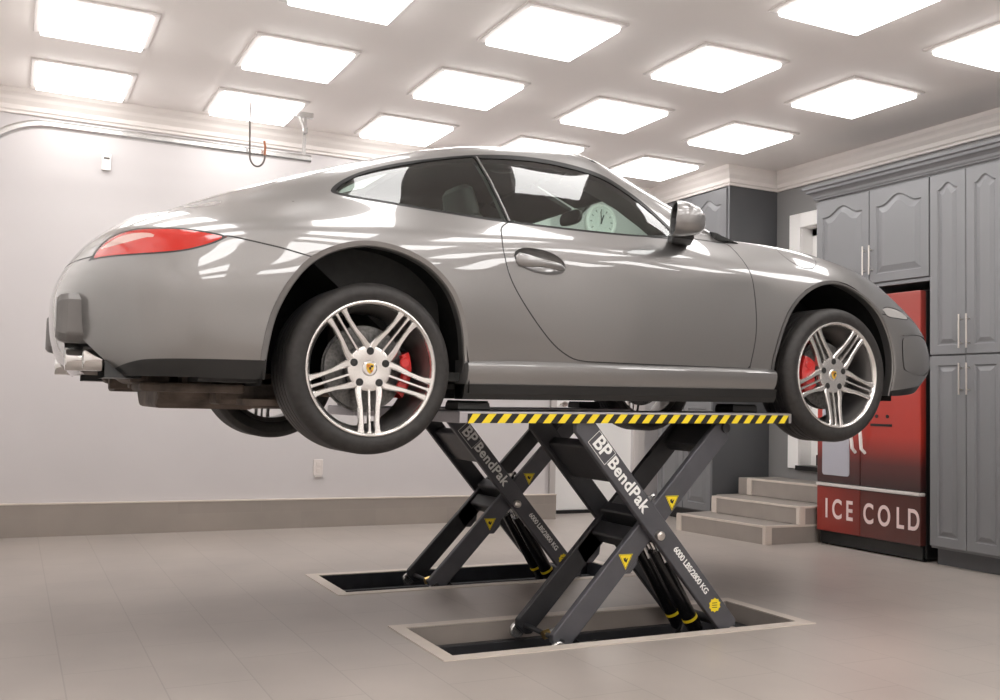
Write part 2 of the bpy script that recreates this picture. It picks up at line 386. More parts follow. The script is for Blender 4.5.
for a, L_, w in ((.35, .07, .006), (-.1, .10, .004)):
    h = MB(); h.T = Matrix.Rotation(a, 4, 'Y'); h.box(-w, w, -.028, -.025, -.02, L_); h.build('clock_hand', M['black'], o)

# ------------------------------------------------------------------ cabinets
def panel_door(name, parent, X, ya, yb, z0, z1, m, arch=0., th=.02, fr=.062):
    """raised panel door in a plane facing -X; ya > yb, both in parent space"""
    W = ya - yb; H = z1 - z0
    if W < .35: arch *= .72
    def loop(ins, dep, ar):
        P = []; n = 10
        x0, x1, a, b = ins, W - ins, ins, H - ins
        for k in range(n): P.append((x0 + (x1 - x0) * k / n, a))
        for k in range(n): P.append((x1, a + (b - ar - a) * k / n))
        for k in range(24):
            t = k / 24; x = x1 + (x0 - x1) * t; c = abs(2 * t - 1)
            h = 0 if ar == 0 else ar * (.5 + .5 * math.cos(PI * min(1, c / (.96 if W < .35 else .80))))
            P.append((x, b - ar + h))
        for k in range(n): P.append((x0, b - ar + (a - b + ar) * k / n))
        return [(X - th - dep, ya - x, z0 + z) for x, z in P]
    def rect(ins, xx):
        P = []; n = 10; x0, x1, a, b = ins, W - ins, ins, H - ins
        for k in range(n): P.append((x0 + (x1 - x0) * k / n, a))
        for k in range(n): P.append((x1, a + (b - a) * k / n))
        for k in range(24): P.append((x1 + (x0 - x1) * k / 24, b))
        for k in range(n): P.append((x0, b + (a - b) * k / n))
        return [(xx, ya - x, z0 + z) for x, z in P]
    a = arch; bw = .024 if W < .35 else .034
    mb = MB().loops([rect(.0015, X), rect(.0015, X - th + .003), rect(.004, X - th), loop(fr, 0, a), loop(fr + .006, -.010, a), loop(fr + .014, -.010, a), loop(fr + .014 + bw, -.001, a), loop(fr + .017 + bw, 0, a)])
    return mb.build(name, m, parent)
def bar_handle(parent, X, y, z0, z1, r=.0055):
    h = MB().tube([(X - .032, y, z0 - .012), (X - .032, y, z1 + .012)], r, 10)
    for z in (z0 + .02, z1 - .02): h.tube([(X, y, z), (X - .032, y, z)], .0045, 8)
    return h.build('handle', M['handle'], parent, True)
XF = 5.49
def tall_cabinet(ya, label):
    o = thing('tall_cabinet', (XF, ya, 0), label, 'cabinet', 'tall grey storage cabinets')
    W = .56
    MB().box(0, XR - XF - .002, -W + .0005, -.0005, .11, 2.60).build('body', M['cab'], o)
    MB().box(.06, XR - XF - .002, -W + .0005, -.0005, 0, .11).build('toe_kick', M['cabdark'], o)
    for z0, z1, ar, hz in ((.125, 1.372, 0, (1.13, 1.31)), (1.380, 2.585, .06, (1.43, 1.625))):
        for k in (0, 1):
            y0 = -k * W / 2; dd = panel_door('door', o, 0, y0 - .001, y0 - W / 2 + .001, z0, z1, M['cab'], ar)
            bar_handle(dd, -.02, (-W / 2 + .028) if k == 0 else (-W / 2 - .028), *hz)
    return o
tall_cabinet(4.615, 'tall grey cabinet with arched upper doors right beside the red refrigerator')
tall_cabinet(4.055, 'tall grey cabinet at the right edge, second from the refrigerator')
tall_cabinet(3.495, 'tall grey cabinet out of frame, third from the refrigerator')
o = thing('wall_cabinet', (XF, 5.655, 1.90), 'grey two-door wall cabinet with arched panels above the red refrigerator', 'cabinet')
MB().box(0, XR - XF - .002, -1.038, -.0005, 0, .70).build('body', M['cab'], o)
MB().box(-.012, .02, -1.038, -.0005, -.018, .006).build('light_rail', M['cab'], o, bevel=.003)
for k in (0, 1):
    dd = panel_door('door', o, 0, -.003 - k * .518, -.518 - k * .518 + .002, .012, .685, M['cab'], .065)
    bar_handle(dd, -.02, -.518 + (.03 if k == 0 else -.03), .085, .27)
cp = [(0, 0), (.02, 0), (.024, .012), (.030, .016), (.034, .034), (.05, .05), (.066, .058), (.07, .078), (.084, .084), (.088, .105), (0, .105)]
o = tag(MB().loops([[(XR, 5.655 + p[0], 2.602 + p[1]) for p in cp], [(XF - p[0], 5.655 + p[0], 2.602 + p[1]) for p in cp], [(XF - p[0], 2.93, 2.602 + p[1]) for p in cp]]).build('cabinet_cornice', M['cab'], bevel=.002), 'grey moulded cornice running along the tops of the grey cabinets', 'cornice')
# corner cabinets beside the steps
o = thing('corner_wall_cabinet', (XF, 6.70, 1.25), 'dark grey cabinet box under the ceiling in the far right corner', 'cabinet')
MB().box(0, XR - XF - .002, 0, 1.155, 0, zc0 - 1.25 + .02).build('body', M['cabdark'], o)
MB().box(-.004, .0, 0, .022, 0, zc0 - 1.25).build('corner_stile', M['cab'], o)
for k in range(2): panel_door('door', o, 0, .022 + (k + 1) * .50, .026 + k * .50, .01, zc0 - 1.25 - .012, M['cab'], .06, fr=.075)
o = thing('corner_base_cabinet', (5.40, 6.78, 0), 'dark grey base cabinet with panelled doors behind the tiled steps', 'cabinet')
MB().box(0, XR - 5.40 - .002, 0, .80, .10, 1.06).build('body', M['cabdark'], o)
MB().box(.05, XR - 5.40 - .002, 0, .80, 0, .10).build('toe_kick', M['black'], o)
MB().box(-.02, XR - 5.40 - .002, -.01, .80, 1.06, 1.09).build('worktop', M['cabdark'], o, bevel=.004)
for k in range(2): panel_door('door', o, 0, .388 + k * .39, .004 + k * .39, .11, 1.05, M['cab'], 0)

# ------------------------------------------------------------------ steps
def step(name, poly, z0, z1, label, trims):
    o = thing(name, (poly[0][0], poly[0][1], z0), label, 'step', 'tiled steps up to the side door')
    ox, oy = poly[0][0], poly[0][1]
    MB().prism([(a - ox, b - oy) for a, b in poly], 'z', 0, z1 - z0).build('tile_block', M['steptile'], o)
    for i, (a, b) in enumerate(zip(poly, poly[1:])):
        if i in trims:
            A = Vector((a[0] - ox, a[1] - oy, z1 - z0)); B = Vector((b[0] - ox, b[1] - oy, z1 - z0))
            t = (B - A).normalized(); n = Vector((t.y, -t.x, 0))
            e = MB().loops([[tuple(P + n * u + Vector((0, 0, w))) for u, w in ((.003, -.012), (.003, .003), (-.02, .003), (-.02, -.002), (0, -.002), (0, -.012))] for P in (A, B)])
            e.build('nosing_trim', M['trimmetal'], o)
    for i in (0, 1):
        a = poly[i]; A = (a[0] - ox, a[1] - oy)
        if i == 1: c = MB().box(A[0] - .004, A[0] + .055, A[1] - .004, A[1] + .03, 0, z1 - z0 - .01)
        else: c = MB().box(A[0] - .004, A[0] + .02, A[1] - .055, A[1] + .002, 0, z1 - z0 - .01)
        if name != 'step' or i in (0, 1): c.build('corner_trim', M['trimmetal'], o)
    return o
step('step', [(4.90, 6.60), (5.01, 5.67), (6.018, 5.67), (6.018, 6.69), (5.39, 6.69)], 0, .134, 'lowest and widest tiled step, standing on the floor', (0, 1))
step('step', [(5.235, 6.575), (5.335, 5.67), (6.018, 5.67), (6.018, 6.69), (5.385, 6.69)], .138, .269, 'middle tiled step between the lowest and the top step', (0, 1))
step('step', [(5.61, 6.58), (5.71, 5.67), (6.018, 5.67), (6.018, 6.68), (5.60, 6.68)], .273, .41, 'top tiled step below the white side door', (0, 1))

# ------------------------------------------------------------------ refrigerator
fy0, fy1 = 5.635, 4.685
F = thing('refrigerator', (5.47, fy0, 0), 'red picture-wrapped refrigerator lettered ICE COLD between the steps and the cabinets', 'refrigerator')
FW = fy0 - fy1; dv = -.425
MB().box(.055, .62, -FW, 0, .02, 1.83).build('body', M['black'], F, bevel=.006)
for a, b in ((-.003, dv + .002), (dv - .002, -FW + .003)):
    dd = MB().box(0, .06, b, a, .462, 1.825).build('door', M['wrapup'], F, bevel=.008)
    s = dv + (.045 if a > dv else -.045)
    ez = (s - dv) * .4
    MB().tube([(0, s, .70), (-.035, s - ez * .2, .73), (-.05, s, .85), (-.055, s, 1.2), (-.05, s, 1.55), (-.035, s, 1.66), (0, s, 1.69)], [.012] * 7, 10).build('handle', M['whitetrim'], dd, True)
    if a > dv:
        MB().prism([(-.06 - .265 * u, .52 + .50 * w) for u, w in [(.06, 0), (.94, 0), (.98, .015), (1, .04), (1, .96), (.98, .985), (.94, 1), (.06, 1), (.02, .985), (0, .96), (0, .04), (.02, .015)]], 'x', -.006, .002).build('dispenser', mat('dispenser_panel', (.50, .50, .56), .25, .3), dd, bevel=.003)
    else:
        MB().box(-.004, .001, -.71, -.52, .895, .912).lathe([(.001, -.004), (.013, -.004), (.013, 0)], 16, 'x', (0, -.575, .965)).lathe([(.001, -.004), (.013, -.004), (.013, 0)], 16, 'x', (0, -.67, .965)).build('dark_print', M['black'], dd)
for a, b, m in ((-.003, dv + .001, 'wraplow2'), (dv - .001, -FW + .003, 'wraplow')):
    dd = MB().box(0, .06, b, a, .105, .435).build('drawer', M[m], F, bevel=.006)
MB().box(-.012, .05, -FW + .002, -.002, .437, .460).build('drawer_rail', M['palecasing'], F, bevel=.005)
MB().box(.03, .6, -FW + .01, -.01, .012, .10).build('toe_grille', M['black'], F)
for yy in (-.03, -FW + .03): MB().lathe([(.001, -.02), (.02, -.02), (.02, .02), (.001, .02)], 16, 'y', (.06, yy, .02)).build('caster', M['black'], F)
cd2 = .268
for s, yy in (('I', -.103), ('C', -.206), ('E', -.325), ('C', -.502), ('O', -.643), ('L', -.779), ('D', -.893)):
    text_mesh('letter', s, .198, frame_mtx((-.0015, yy, cd2), (0, -1, 0), (0, 0, 1)) @ Matrix.Scale(.70, 4, (1, 0, 0)), M['lettering'], F, .004)
mt_ = M['palecasing']

# ------------------------------------------------------------------ scissor lifts
def seg_poly(p0, p1, w, cham=.3, e0=0., e1=0.):
    a = Vector(p0); b = Vector(p1); t = (b - a).normalized(); n = Vector((-t.y, t.x)); a = a - t * e0; b = b + t * e1
    h = w / 2; c = w * cham
    return [tuple(q) for q in (a + n * (h - c), a + t * c + n * h, b - t * c + n * h, b + n * (h - c), b - n * (h - c), b - t * c - n * h, a + t * c - n * h, a - n * (h - c))]
def hazard(parent, x0, x1, z0, z1, y, slope):
    """black band with slanted yellow stripes; the stripes are thin plates on its face"""
    MB().prism([(x0, z0), (x1, z0 + slope * (x1 - x0)), (x1, z1 + slope * (x1 - x0)), (x0, z1)], 'y', y, y + .002).build('hazard_band', M['decalblack'], parent)
    m = MB(); pit_ = .0703; w = pit_ * .5; sk = .032; x = x0 - .01
    while x < x1:
        P = [(x, 0), (x + w, 0), (x + w + sk, 1), (x + sk, 1)]
        P = [(min(max(px, x0), x1), pz) for px, pz in P]
        if max(p[0] for p in P) - min(p[0] for p in P) > .008:
            m.prism([(px, z0 + (z1 - z0) * pz + slope * (px - x0)) for px, pz in P], 'y', y - .0008, y + .0001)
        x += pit_
    m.build('hazard_stripes', M['yellow'], parent)
def scissor_lift(Y0, label):
    o = thing('scissor_lift', (1.59, Y0, -PD), label, 'scissor lift', 'scissor lifts holding up the car')
    ox = 1.59; oz = -PD
    def P(x, z): return (x - ox, z - oz)
    sl = .0118
    # base in the pit
    MB().box(.02, 1.74, .035, .075, .0, .055).box(.02, 1.74, .43, .47, .0, .055).box(.02, .10, .075, .43, 0, .03).box(1.62, 1.74, .075, .43, 0, .05).box(.8, .9, .075, .43, 0, .02).build('base_frame', M['liftdark'], o, bevel=.003)
    # platform
    pl = MB().prism([(.010, 1.039), (1.735, 1.039 + sl * 1.725), (1.735, 1.085 + sl * 1.725), (.010, 1.085)], 'y', .012, .485)
    pf = pl.build('platform', M['liftsilver'], o, bevel=.003)
    MB().prism([(.012, 1.085), (1.733, 1.085 + sl * 1.72), (1.733, 1.088 + sl * 1.72), (.012, 1.088)], 'y', .03, .47).build('deck_plate', M['lift'], pf)
    if Y0 < 4: hazard(pf, .045, 1.715, 1.0395, 1.0775, .0098, sl)
    MB().prism([(.06, 1.0), (1.66, 1.02), (1.69, 1.095), (.03, 1.078)], 'y', .05, .062).prism([(.06, 1.0), (1.66, 1.02), (1.69, 1.095), (.03, 1.078)], 'y', .43, .442).build('platform_skirt', M['liftdark'], pf) if 0 else None
    A0, A1 = P(2.166, .928), P(2.985, -.015)
    B0, B1 = P(2.115, -.0), P(2.968, .903)
    def arm(p0, p1, y, th, m, e0=.0, e1=.0, w=.098):
        a = MB().prism(seg_poly(p0, p1, w, .22, e0, e1), 'y', y, y + th).build('scissor_arm', m, o, bevel=.006, seg=3)
        return a
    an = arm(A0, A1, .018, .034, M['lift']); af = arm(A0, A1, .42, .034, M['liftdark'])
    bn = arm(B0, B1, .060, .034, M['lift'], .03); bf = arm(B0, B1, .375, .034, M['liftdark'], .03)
    da = (Vector(A1) - Vector(A0)).normalized(); na = Vector((-da.y, da.x)) * -1      # na points down-left side
    db = (Vector(B1) - Vector(B0)).normalized()
    def along(p, d, s, n, off): return (p[0] + d[0] * s + n[0] * off, p[1] + d[1] * s + n[1] * off)
    nb = Vector((-db.y, db.x))
    # torsion plates joining the arm pairs
    class _Q:
        def prism(s, *a): MB().prism(*a).build('torsion_plate', M['liftdark'], o, bevel=.003)
    pm_ = _Q()
    pm_.prism(seg_poly(along(A0, da, .13, na, 0), along(A0, da, .34, na, 0), .05, .1), 'y', .05, .425)
    pm_.prism(seg_poly(along(A0, da, .53, na, -.0), along(A0, da, .70, na, -.0), .06, .1), 'y', .094, .375)
    pm_.prism(seg_poly(along(B1, -db, .0, nb, 0), along(B1, -db, .14, nb, 0), .06, .1), 'y', .09, .38)
    pm_.prism(seg_poly(along(B0, db, .52, nb, .0), along(B0, db, .60, nb, .0), .07, .1), 'y', .09, .38)
    # lugs and pivots
    for y in (.064, .375): MB().prism([P(2.37, .33), P(2.46, .43), P(2.51, .40), P(2.495, .30), P(2.46, .262), P(2.415, .262)], 'y', y, y + .03).build('lug', M['lift'], o, bevel=.004)
    piv = P(2.545, .485)
    for (x, z), r in ((P(2.572, .43), .02), (A1, .02)):
        MB().lathe([(.001, -.002), (r * .5, -.002), (r * .62, .0), (r, .002), (r, .024)], 24, 'y', (x, -.006 + .0, z)).build('pivot_bolt', M['handle'], o, True)
    for (x, z), r, ya, yb in ((piv, .026, .02, .45), ((A0[0], A0[1] + .01), .022, .02, .45), (B1, .022, .05, .41), ((A1[0], A1[1] + .02), .022, .02, .45), (B0, .011, .05, .41)):
        MB().tube([(x, ya, z), (x, yb, z)], r, 16).build('pivot_shaft', M['liftdark'], o, True)
    for y in (.036, .415):
        MB().lathe([(.001, 0), (.03, 0), (.034, .004), (.034, .022), (.03, .026), (.001, .026)], 20, 'y', (B0[0] - .02, y, .10)).build('roller', M['galv'], o, True)
    # latch and fittings
    MB().box(piv[0] + .02, piv[0] + .05, .10, .13, piv[1] + .03, piv[1] + .11).tube([(piv[0] - .03, .12, piv[1] + .07), (piv[0] + .07, .12, piv[1] + .11)], .011, 8).tube([(piv[0] + .03, .10, piv[1] + .05), (piv[0] + .03, .16, piv[1] + .05)], .02, 12).build('safety_latch', M['galv'], o, True)
    MB().tube([(B0[0] + .01, .20, .13), (B0[0] + .10, .20, .155)], .014, 10).build('hose_fitting', M['handle'], o, True)
    MB().tube([(B0[0] - .01, .20, .125), (B0[0] + .02, .20, .133)], .02, 8).build('hose_fitting', M['brass'], o, True)
    hs = MB()
    for j in range(2):
        pts = [(B0[0] + .09, .2 + j * .03, .15)] + [(B0[0] + .2 + .1 * k, .22 + j * .03 + .02 * math.sin(k), .05 + .01 * math.sin(k * 2)) for k in range(6)] + [(P(2.9, 0)[0], .26, .12)]
        hs.tube(pts, .008, 6)
    hs.build('hydraulic_hose', M['cyl'], o, True)
    # cylinders
    for y in (.16, .29):
        c0 = Vector((P(2.895, -.04)[0], y, P(0, -.04)[1])); c1 = Vector((P(2.655, .345)[0], y, P(0, .345)[1])); c2 = Vector((P(2.60, .435)[0], y, P(0, .435)[1]))
        cy = MB().tube([c0, c0.lerp(c1, .02), c1], [.03, .036, .036], 20).build('hydraulic_cylinder', M['cyl'], o, True)
        MB().tube([c1, c2], .017, 16).build('piston_rod', M['chrome'], cy, True)
        MB().tube([c0.lerp(c1, .155), c0.lerp(c1, .185)], .0372, 20).build('yellow_band', M['yellow'], cy, True)
        MB().tube([c1.lerp(c0, .03) + Vector((.0, -.03, .01)), c1.lerp(c0, .14) + Vector((0, -.034, 0))], .009, 8).build('bleed_fitting', M['galv'], cy, True)
    # lettering and decals on the near arm
    fy = .018 - .0012
    X = (da.x, 0, da.y); U = (-da.y, 0, da.x)
    def on(s, off, y=fy): q = Vector(A0) + da * s + Vector((-da.y, da.x)) * off; return (q.x, y, q.y)
    text_mesh('lettering', 'BendPak', .078, frame_mtx(on(.367, .004), X, U), M['white'], an, .0019, spacing=1.07)
    text_mesh('lettering', '6000 LBS/2800 KG', .038, frame_mtx(on(.882, .008), X, U), M['white'], an, .0008, spacing=.94)
    text_mesh('logo', 'BP', .088, frame_mtx(on(.155, .006), X, U), M['white'], an, .0019, spacing=.98)
    rr = MB()
    def ring(a, b, t):
        return [(a, t), (a, -t), (b, -t), (b, t)]
    for s0, s1, a, b in ((.092, .222, .040, .042), (.092, .222, -.034, -.032), (.092, .094, -.034, .042), (.220, .222, -.034, .042)):
        rr.loops([[on(s0, a, yy), on(s1, a, yy), on(s1, b, yy), on(s0, b, yy)] for yy in (fy, fy + .001)])
    rr.build('logo_border', M['white'], an)
    sb = MB(); C = Vector(A0) + da * 1.092 + Vector((-da.y, da.x)) * .004
    sb.prism([(C.x + (.033 if k % 2 else .027) * math.cos(PI * k / 10), C.y + (.033 if k % 2 else .027) * math.sin(PI * k / 10)) for k in range(20)], 'y', fy, .019)
    sb.build('starburst_decal', M['yellow'], an)
    tm = MB()
    for r_ in (-.010, 0, .010): tm.box(C.x - .015, C.x + .013, fy - .0004, fy, C.y + r_ - .0015, C.y + r_ + .0015)
    tm.build('decal_print', M['decalblack'], an)
    for (px, pz), rot in ((P(2.43, .318), .0), (P(2.672, .567), .0)):
        t_ = MB(); ty = .060
        tri = [(-.036, .030), (.036, .030), (0, -.036)]
        t_.prism([(px + a, pz + b) for a, b in tri], 'y', ty - .0016, ty)
        td = t_.build('warning_decal', M['yellow'], bn)
        g = MB()
        g.prism([(px + a, pz + b) for a, b in [(-.012, .012), (.002, .016), (-.002, .006), (.012, .014), (.004, -.006), (-.008, .0)]], 'y', ty - .0022, ty - .0014)
        for a, b in zip(tri, tri[1:] + tri[:1]):
            g.prism(seg_poly((px + a[0] * .88, pz + b[1] * 0 + a[1] * .88 + .001), (px + b[0] * .88, pz + b[1] * .88 + .001), .0016, .1), 'y', ty - .0019, ty - .0014)
        g.build('decal_print', M['decalblack'], td)
    return o
scissor_lift(3.578, 'nearer charcoal scissor lift with bright white lettering under the near side of the car')
scissor_lift(4.938, 'farther charcoal scissor lift in the shade under the far side of the car')
for i, (x, y, lab) in enumerate(((1.615, 3.64, 'black rubber block on the nearer platform, beside the rear wheel'), (3.015, 3.64, 'black rubber block on the nearer platform, by the front wheel'), (1.615, 5.15, 'black rubber block on the farther platform, rear end'), (3.015, 5.03, 'black rubber block on the farther platform, front end'))):
    zt = .999 + .0118 * (x - 1.59 + .07); h = (1.040 if x < 2 else 1.055) - zt
    zt = 1.0 - .13 + .129 + .0118 * (x - 1.59 + .14) 
    zt = -PD + 1.0882 + .0118 * (x + .14 - 1.59)
    m = MB().loops([[(a, b, z) for a, b in ((-q, -q), (.14 + q, -q), (.14 + q, .13 + q), (-q, .13 + q))] for z, q in ((0, 0), (.006, .003), (.03, 0), (.034, -.004), (h - .0, -.004))])
    o = m.build('lift_block', M['black'], None, bevel=.003); o.location = (x, y, zt); tag(o, lab, 'rubber block', 'rubber blocks between the lifts and the car')

# ------------------------------------------------------------------ the car
YC, XW, ZW = 4.455, 1.217, .99
CAR = thing('sports_car', (XW, YC, ZW), 'grey metallic two-door sports coupe raised on two scissor lifts', 'car')

M['sealblack'] = mat('seal_black', (.01, .01, .01), .35, spec=.25)
M['pillargrey'] = mat('pillar_grey', (.16, .155, .15), .35, .5)
def nspline(t, Pk, tq):
    t = np.asarray(t, float); n = len(t); h = np.diff(t)
    A = np.zeros((n, n)); B = np.zeros((n, Pk.shape[1])); A[0, 0] = A[-1, -1] = 1
    for i in range(1, n - 1):
        A[i, i - 1] = h[i - 1]; A[i, i] = 2 * (h[i - 1] + h[i]); A[i, i + 1] = h[i]
        B[i] = 6 * ((Pk[i + 1] - Pk[i]) / h[i] - (Pk[i] - Pk[i - 1]) / h[i - 1])
    m = np.linalg.solve(A, B)
    k = np.clip(np.searchsorted(t, tq, side='right') - 1, 0, n - 2)
    a = (t[k + 1] - tq)[:, None]; b = (tq - t[k])[:, None]; H = h[k][:, None]
    return m[k] * a ** 3 / (6 * H) + m[k + 1] * b ** 3 / (6 * H) + (Pk[k] / H - m[k] * H / 6) * a + (Pk[k + 1] / H - m[k + 1] * H / 6) * b
# control net: rows from the sill up to the centre line, columns from the tail to the nose; (x, half-width, z)
R_ = []
def row(x, y, z): R_.append(np.stack([x, y, z], 1))
#      tail                                   arch          axle                                                        arch   axle   arch        nose
SX = np.array([0, 0, 0, 0, 0, -.40, 0, .40, .62, 1.0, 1.22, 1.45, 1.82, 2.02, 2.37, 2.72, 0, 0, 0, 0])
def sx(t, n, d=0.): a = SX.copy() + d; a[:5] = t; a[16:] = n; return a
row(sx([-.99, -.975, -.905, -.81, -.63], [2.95, 3.12, 3.24, 3.27]), [0, .35, .61, .765, .855, .885, .885, .868, .858, .855, .855, .855, .855, .858, .862, .862, .825, .70, .40, 0], [.075, .075, .07, .068, .068, .068, .10, .125, .13, .13, .13, .13, .135, .11, .10, .085, .10, .13, .14, .14])
row(sx([-1.055, -1.035, -.955, -.85, -.665], [2.98, 3.17, 3.30, 3.335]), [0, .40, .66, .80, .882, .912, .912, .882, .868, .865, .865, .865, .865, .868, .878, .882, .850, .73, .42, 0], [.145, .145, .145, .148, .155, .165, .18, .185, .19, .19, .19, .195, .20, .20, .195, .185, .19, .20, .20, .20])
row(sx([-1.09, -1.07, -.985, -.875, -.685], [2.99, 3.185, 3.315, 3.355]), [0, .40, .68, .825, .90, .922, .930, .905, .888, .882, .881, .881, .880, .883, .892, .890, .858, .735, .42, 0], [.30, .30, .30, .30, .30, .30, .31, .31, .31, .31, .31, .31, .315, .32, .31, .30, .30, .30, .30, .30])
row(sx([-1.085, -1.065, -.98, -.87, -.68], [2.965, 3.15, 3.285, 3.33]), [0, .40, .68, .825, .898, .925, .935, .914, .896, .888, .887, .887, .884, .886, .895, .888, .848, .725, .42, 0], [.42, .42, .42, .42, .42, .42, .43, .43, .43, .43, .43, .43, .435, .44, .43, .42, .415, .41, .405, .40])
row(sx([-1.035, -1.015, -.935, -.835, -.66], [2.925, 3.085, 3.21, 3.25]), [0, .39, .655, .78, .868, .908, .928, .908, .892, .886, .885, .885, .879, .876, .884, .865, .812, .685, .40, 0], [.525, .528, .53, .535, .54, .55, .56, .56, .56, .56, .56, .56, .565, .57, .565, .54, .52, .505, .49, .48])
row(sx([-.955, -.94, -.865, -.775, -.62], [2.885, 3.015, 3.13, 3.175]), [0, .375, .61, .72, .808, .860, .885, .882, .876, .872, .871, .866, .848, .832, .825, .785, .745, .625, .365, 0], [.613, .616, .62, .625, .635, .65, .67, .672, .672, .672, .672, .674, .682, .69, .69, .65, .605, .568, .545, .535])
row(sx([-.86, -.83, -.75, -.66, -.53], [2.86, 2.97, 3.07, 3.11], 0), [0, .33, .52, .60, .655, .70, .775, .80, .815, .825, .825, .815, .745, .725, .72, .70, .655, .55, .32, 0], [.69, .70, .70, .71, .725, .747, .783, .765, .757, .752, .752, .765, .795, .803, .783, .715, .665, .62, .59, .578])
R_[6][5, 0] = -.36
row([-.86, -.828, -.745, -.65, -.52, -.345, .012, .41, .62, 1.0, 1.205, 1.42, 1.81, 2.03, 2.375, 2.703, 2.865, 2.975, 3.072, 3.11], [0, .27, .42, .50, .56, .62, .715, .70, .715, .725, .745, .77, .73, .68, .66, .64, .57, .46, .26, 0], [.69, .705, .712, .73, .757, .802, .865, .92, .93, .94, .90, .84, .803, .80, .773, .702, .655, .612, .589, .578])
row([-.86, -.827, -.74, -.64, -.51, -.335, .02, .41, .62, 1.0, 1.175, 1.393, 1.80, 2.04, 2.38, 2.706, 2.87, 2.98, 3.074, 3.11], [0, .22, .35, .42, .47, .545, .658, .60, .59, .59, .625, .72, .715, .60, .57, .55, .48, .38, .21, 0], [.69, .708, .722, .745, .785, .845, .932, 1.05, 1.088, 1.105, 1.068, .915, .812, .795, .762, .692, .648, .61, .589, .578])
row([-.86, -.826, -.735, -.635, -.50, -.325, .025, .42, .62, 1.0, 1.175, 1.40, 1.80, 2.05, 2.385, 2.71, 2.875, 2.985, 3.075, 3.11], [0, .18, .30, .36, .41, .485, .605, .55, .54, .535, .56, .668, .70, .52, .47, .45, .39, .30, .17, 0], [.69, .71, .733, .762, .808, .868, .968, 1.09, 1.128, 1.158, 1.135, .985, .817, .792, .758, .688, .648, .61, .589, .578])
row([-.86, -.823, -.73, -.63, -.49, -.315, .03, .42, .63, 1.02, 1.215, 1.55, 1.95, 2.12, 2.395, 2.717, 2.885, 2.995, 3.078, 3.11], [0, .10, .16, .19, .22, .26, .33, .32, .32, .32, .32, .36, .36, .30, .27, .25, .21, .16, .09, 0], [.69, .712, .745, .79, .848, .912, 1.012, 1.138, 1.178, 1.207, 1.18, 1.045, .845, .80, .765, .697, .655, .612, .589, .578])
row([-.86, -.82, -.725, -.62, -.48, -.305, .04, .43, .64, 1.04, 1.235, 1.60, 2.02, 2.15, 2.4, 2.72, 2.89, 3.0, 3.08, 3.11], [0] * 20, [.69, .713, .75, .80, .858, .922, 1.025, 1.152, 1.19, 1.217, 1.19, 1.045, .85, .80, .768, .70, .658, .613, .589, .578])
NET = np.array(R_)                      # rows x stations x 3
NR, NS = NET.shape[:2]
NET[:, :, 1] *= -1                      # near side is -Y
flip = np.array([1, -1, 1])
kv = np.concatenate([[0], np.cumsum(np.linalg.norm(np.diff(NET[:, 7:16], axis=0), axis=2).mean(1))])
ku = np.concatenate([[0], np.cumsum(np.linalg.norm(np.diff(NET[1:6], axis=1), axis=2).mean(0))])
# mirrored guard rows/stations keep the centre lines smooth
ev = np.concatenate([kv, [2 * kv[-1] - kv[-2], 2 * kv[-1] - kv[-3]]])
eu = np.concatenate([[-ku[2], -ku[1]], ku, [2 * ku[-1] - ku[-2], 2 * ku[-1] - ku[-3]]])
net = np.concatenate([NET, NET[-2:-3:-1] * flip, NET[-3:-4:-1] * flip], 0)
net = np.concatenate([net[:, 2:3] * flip, net[:, 1:2] * flip, net, net[:, -2:-3:-1] * flip, net[:, -3:-4:-1] * flip], 1)
NU, NV = 300, 120
uq = np.linspace(0, ku[-1], NU); vq = np.linspace(0, kv[-1], NV)
tmp = np.stack([nspline(eu, net[i], uq) for i in range(net.shape[0])])           # rows x NU x 3
G = np.stack([nspline(ev, tmp[:, j], vq) for j in range(NU)])                     # NU x NV x 3
G[:, -1, 1] = 0; G[0, :, 1] = 0; G[-1, :, 1] = 0
G[:, :, 1] = np.minimum(G[:, :, 1], 0)
Gu = np.gradient(G, axis=0); Gv = np.gradient(G, axis=1)
GN = np.cross(Gu, Gv); L_ = np.linalg.norm(GN, axis=2, keepdims=True); GN = GN / np.maximum(L_, 1e-12)
if GN[NU // 2, NV // 4, 1] > 0: GN = -GN
# ends are nearly degenerate: borrow neighbours
GN[0] = GN[1] * 1; GN[0, :, 1] = 0; GN[-1] = GN[-2]; GN[-1, :, 1] = 0; GN[:, -1, 1] = 0
GN /= np.maximum(np.linalg.norm(GN, axis=2, keepdims=True), 1e-9)

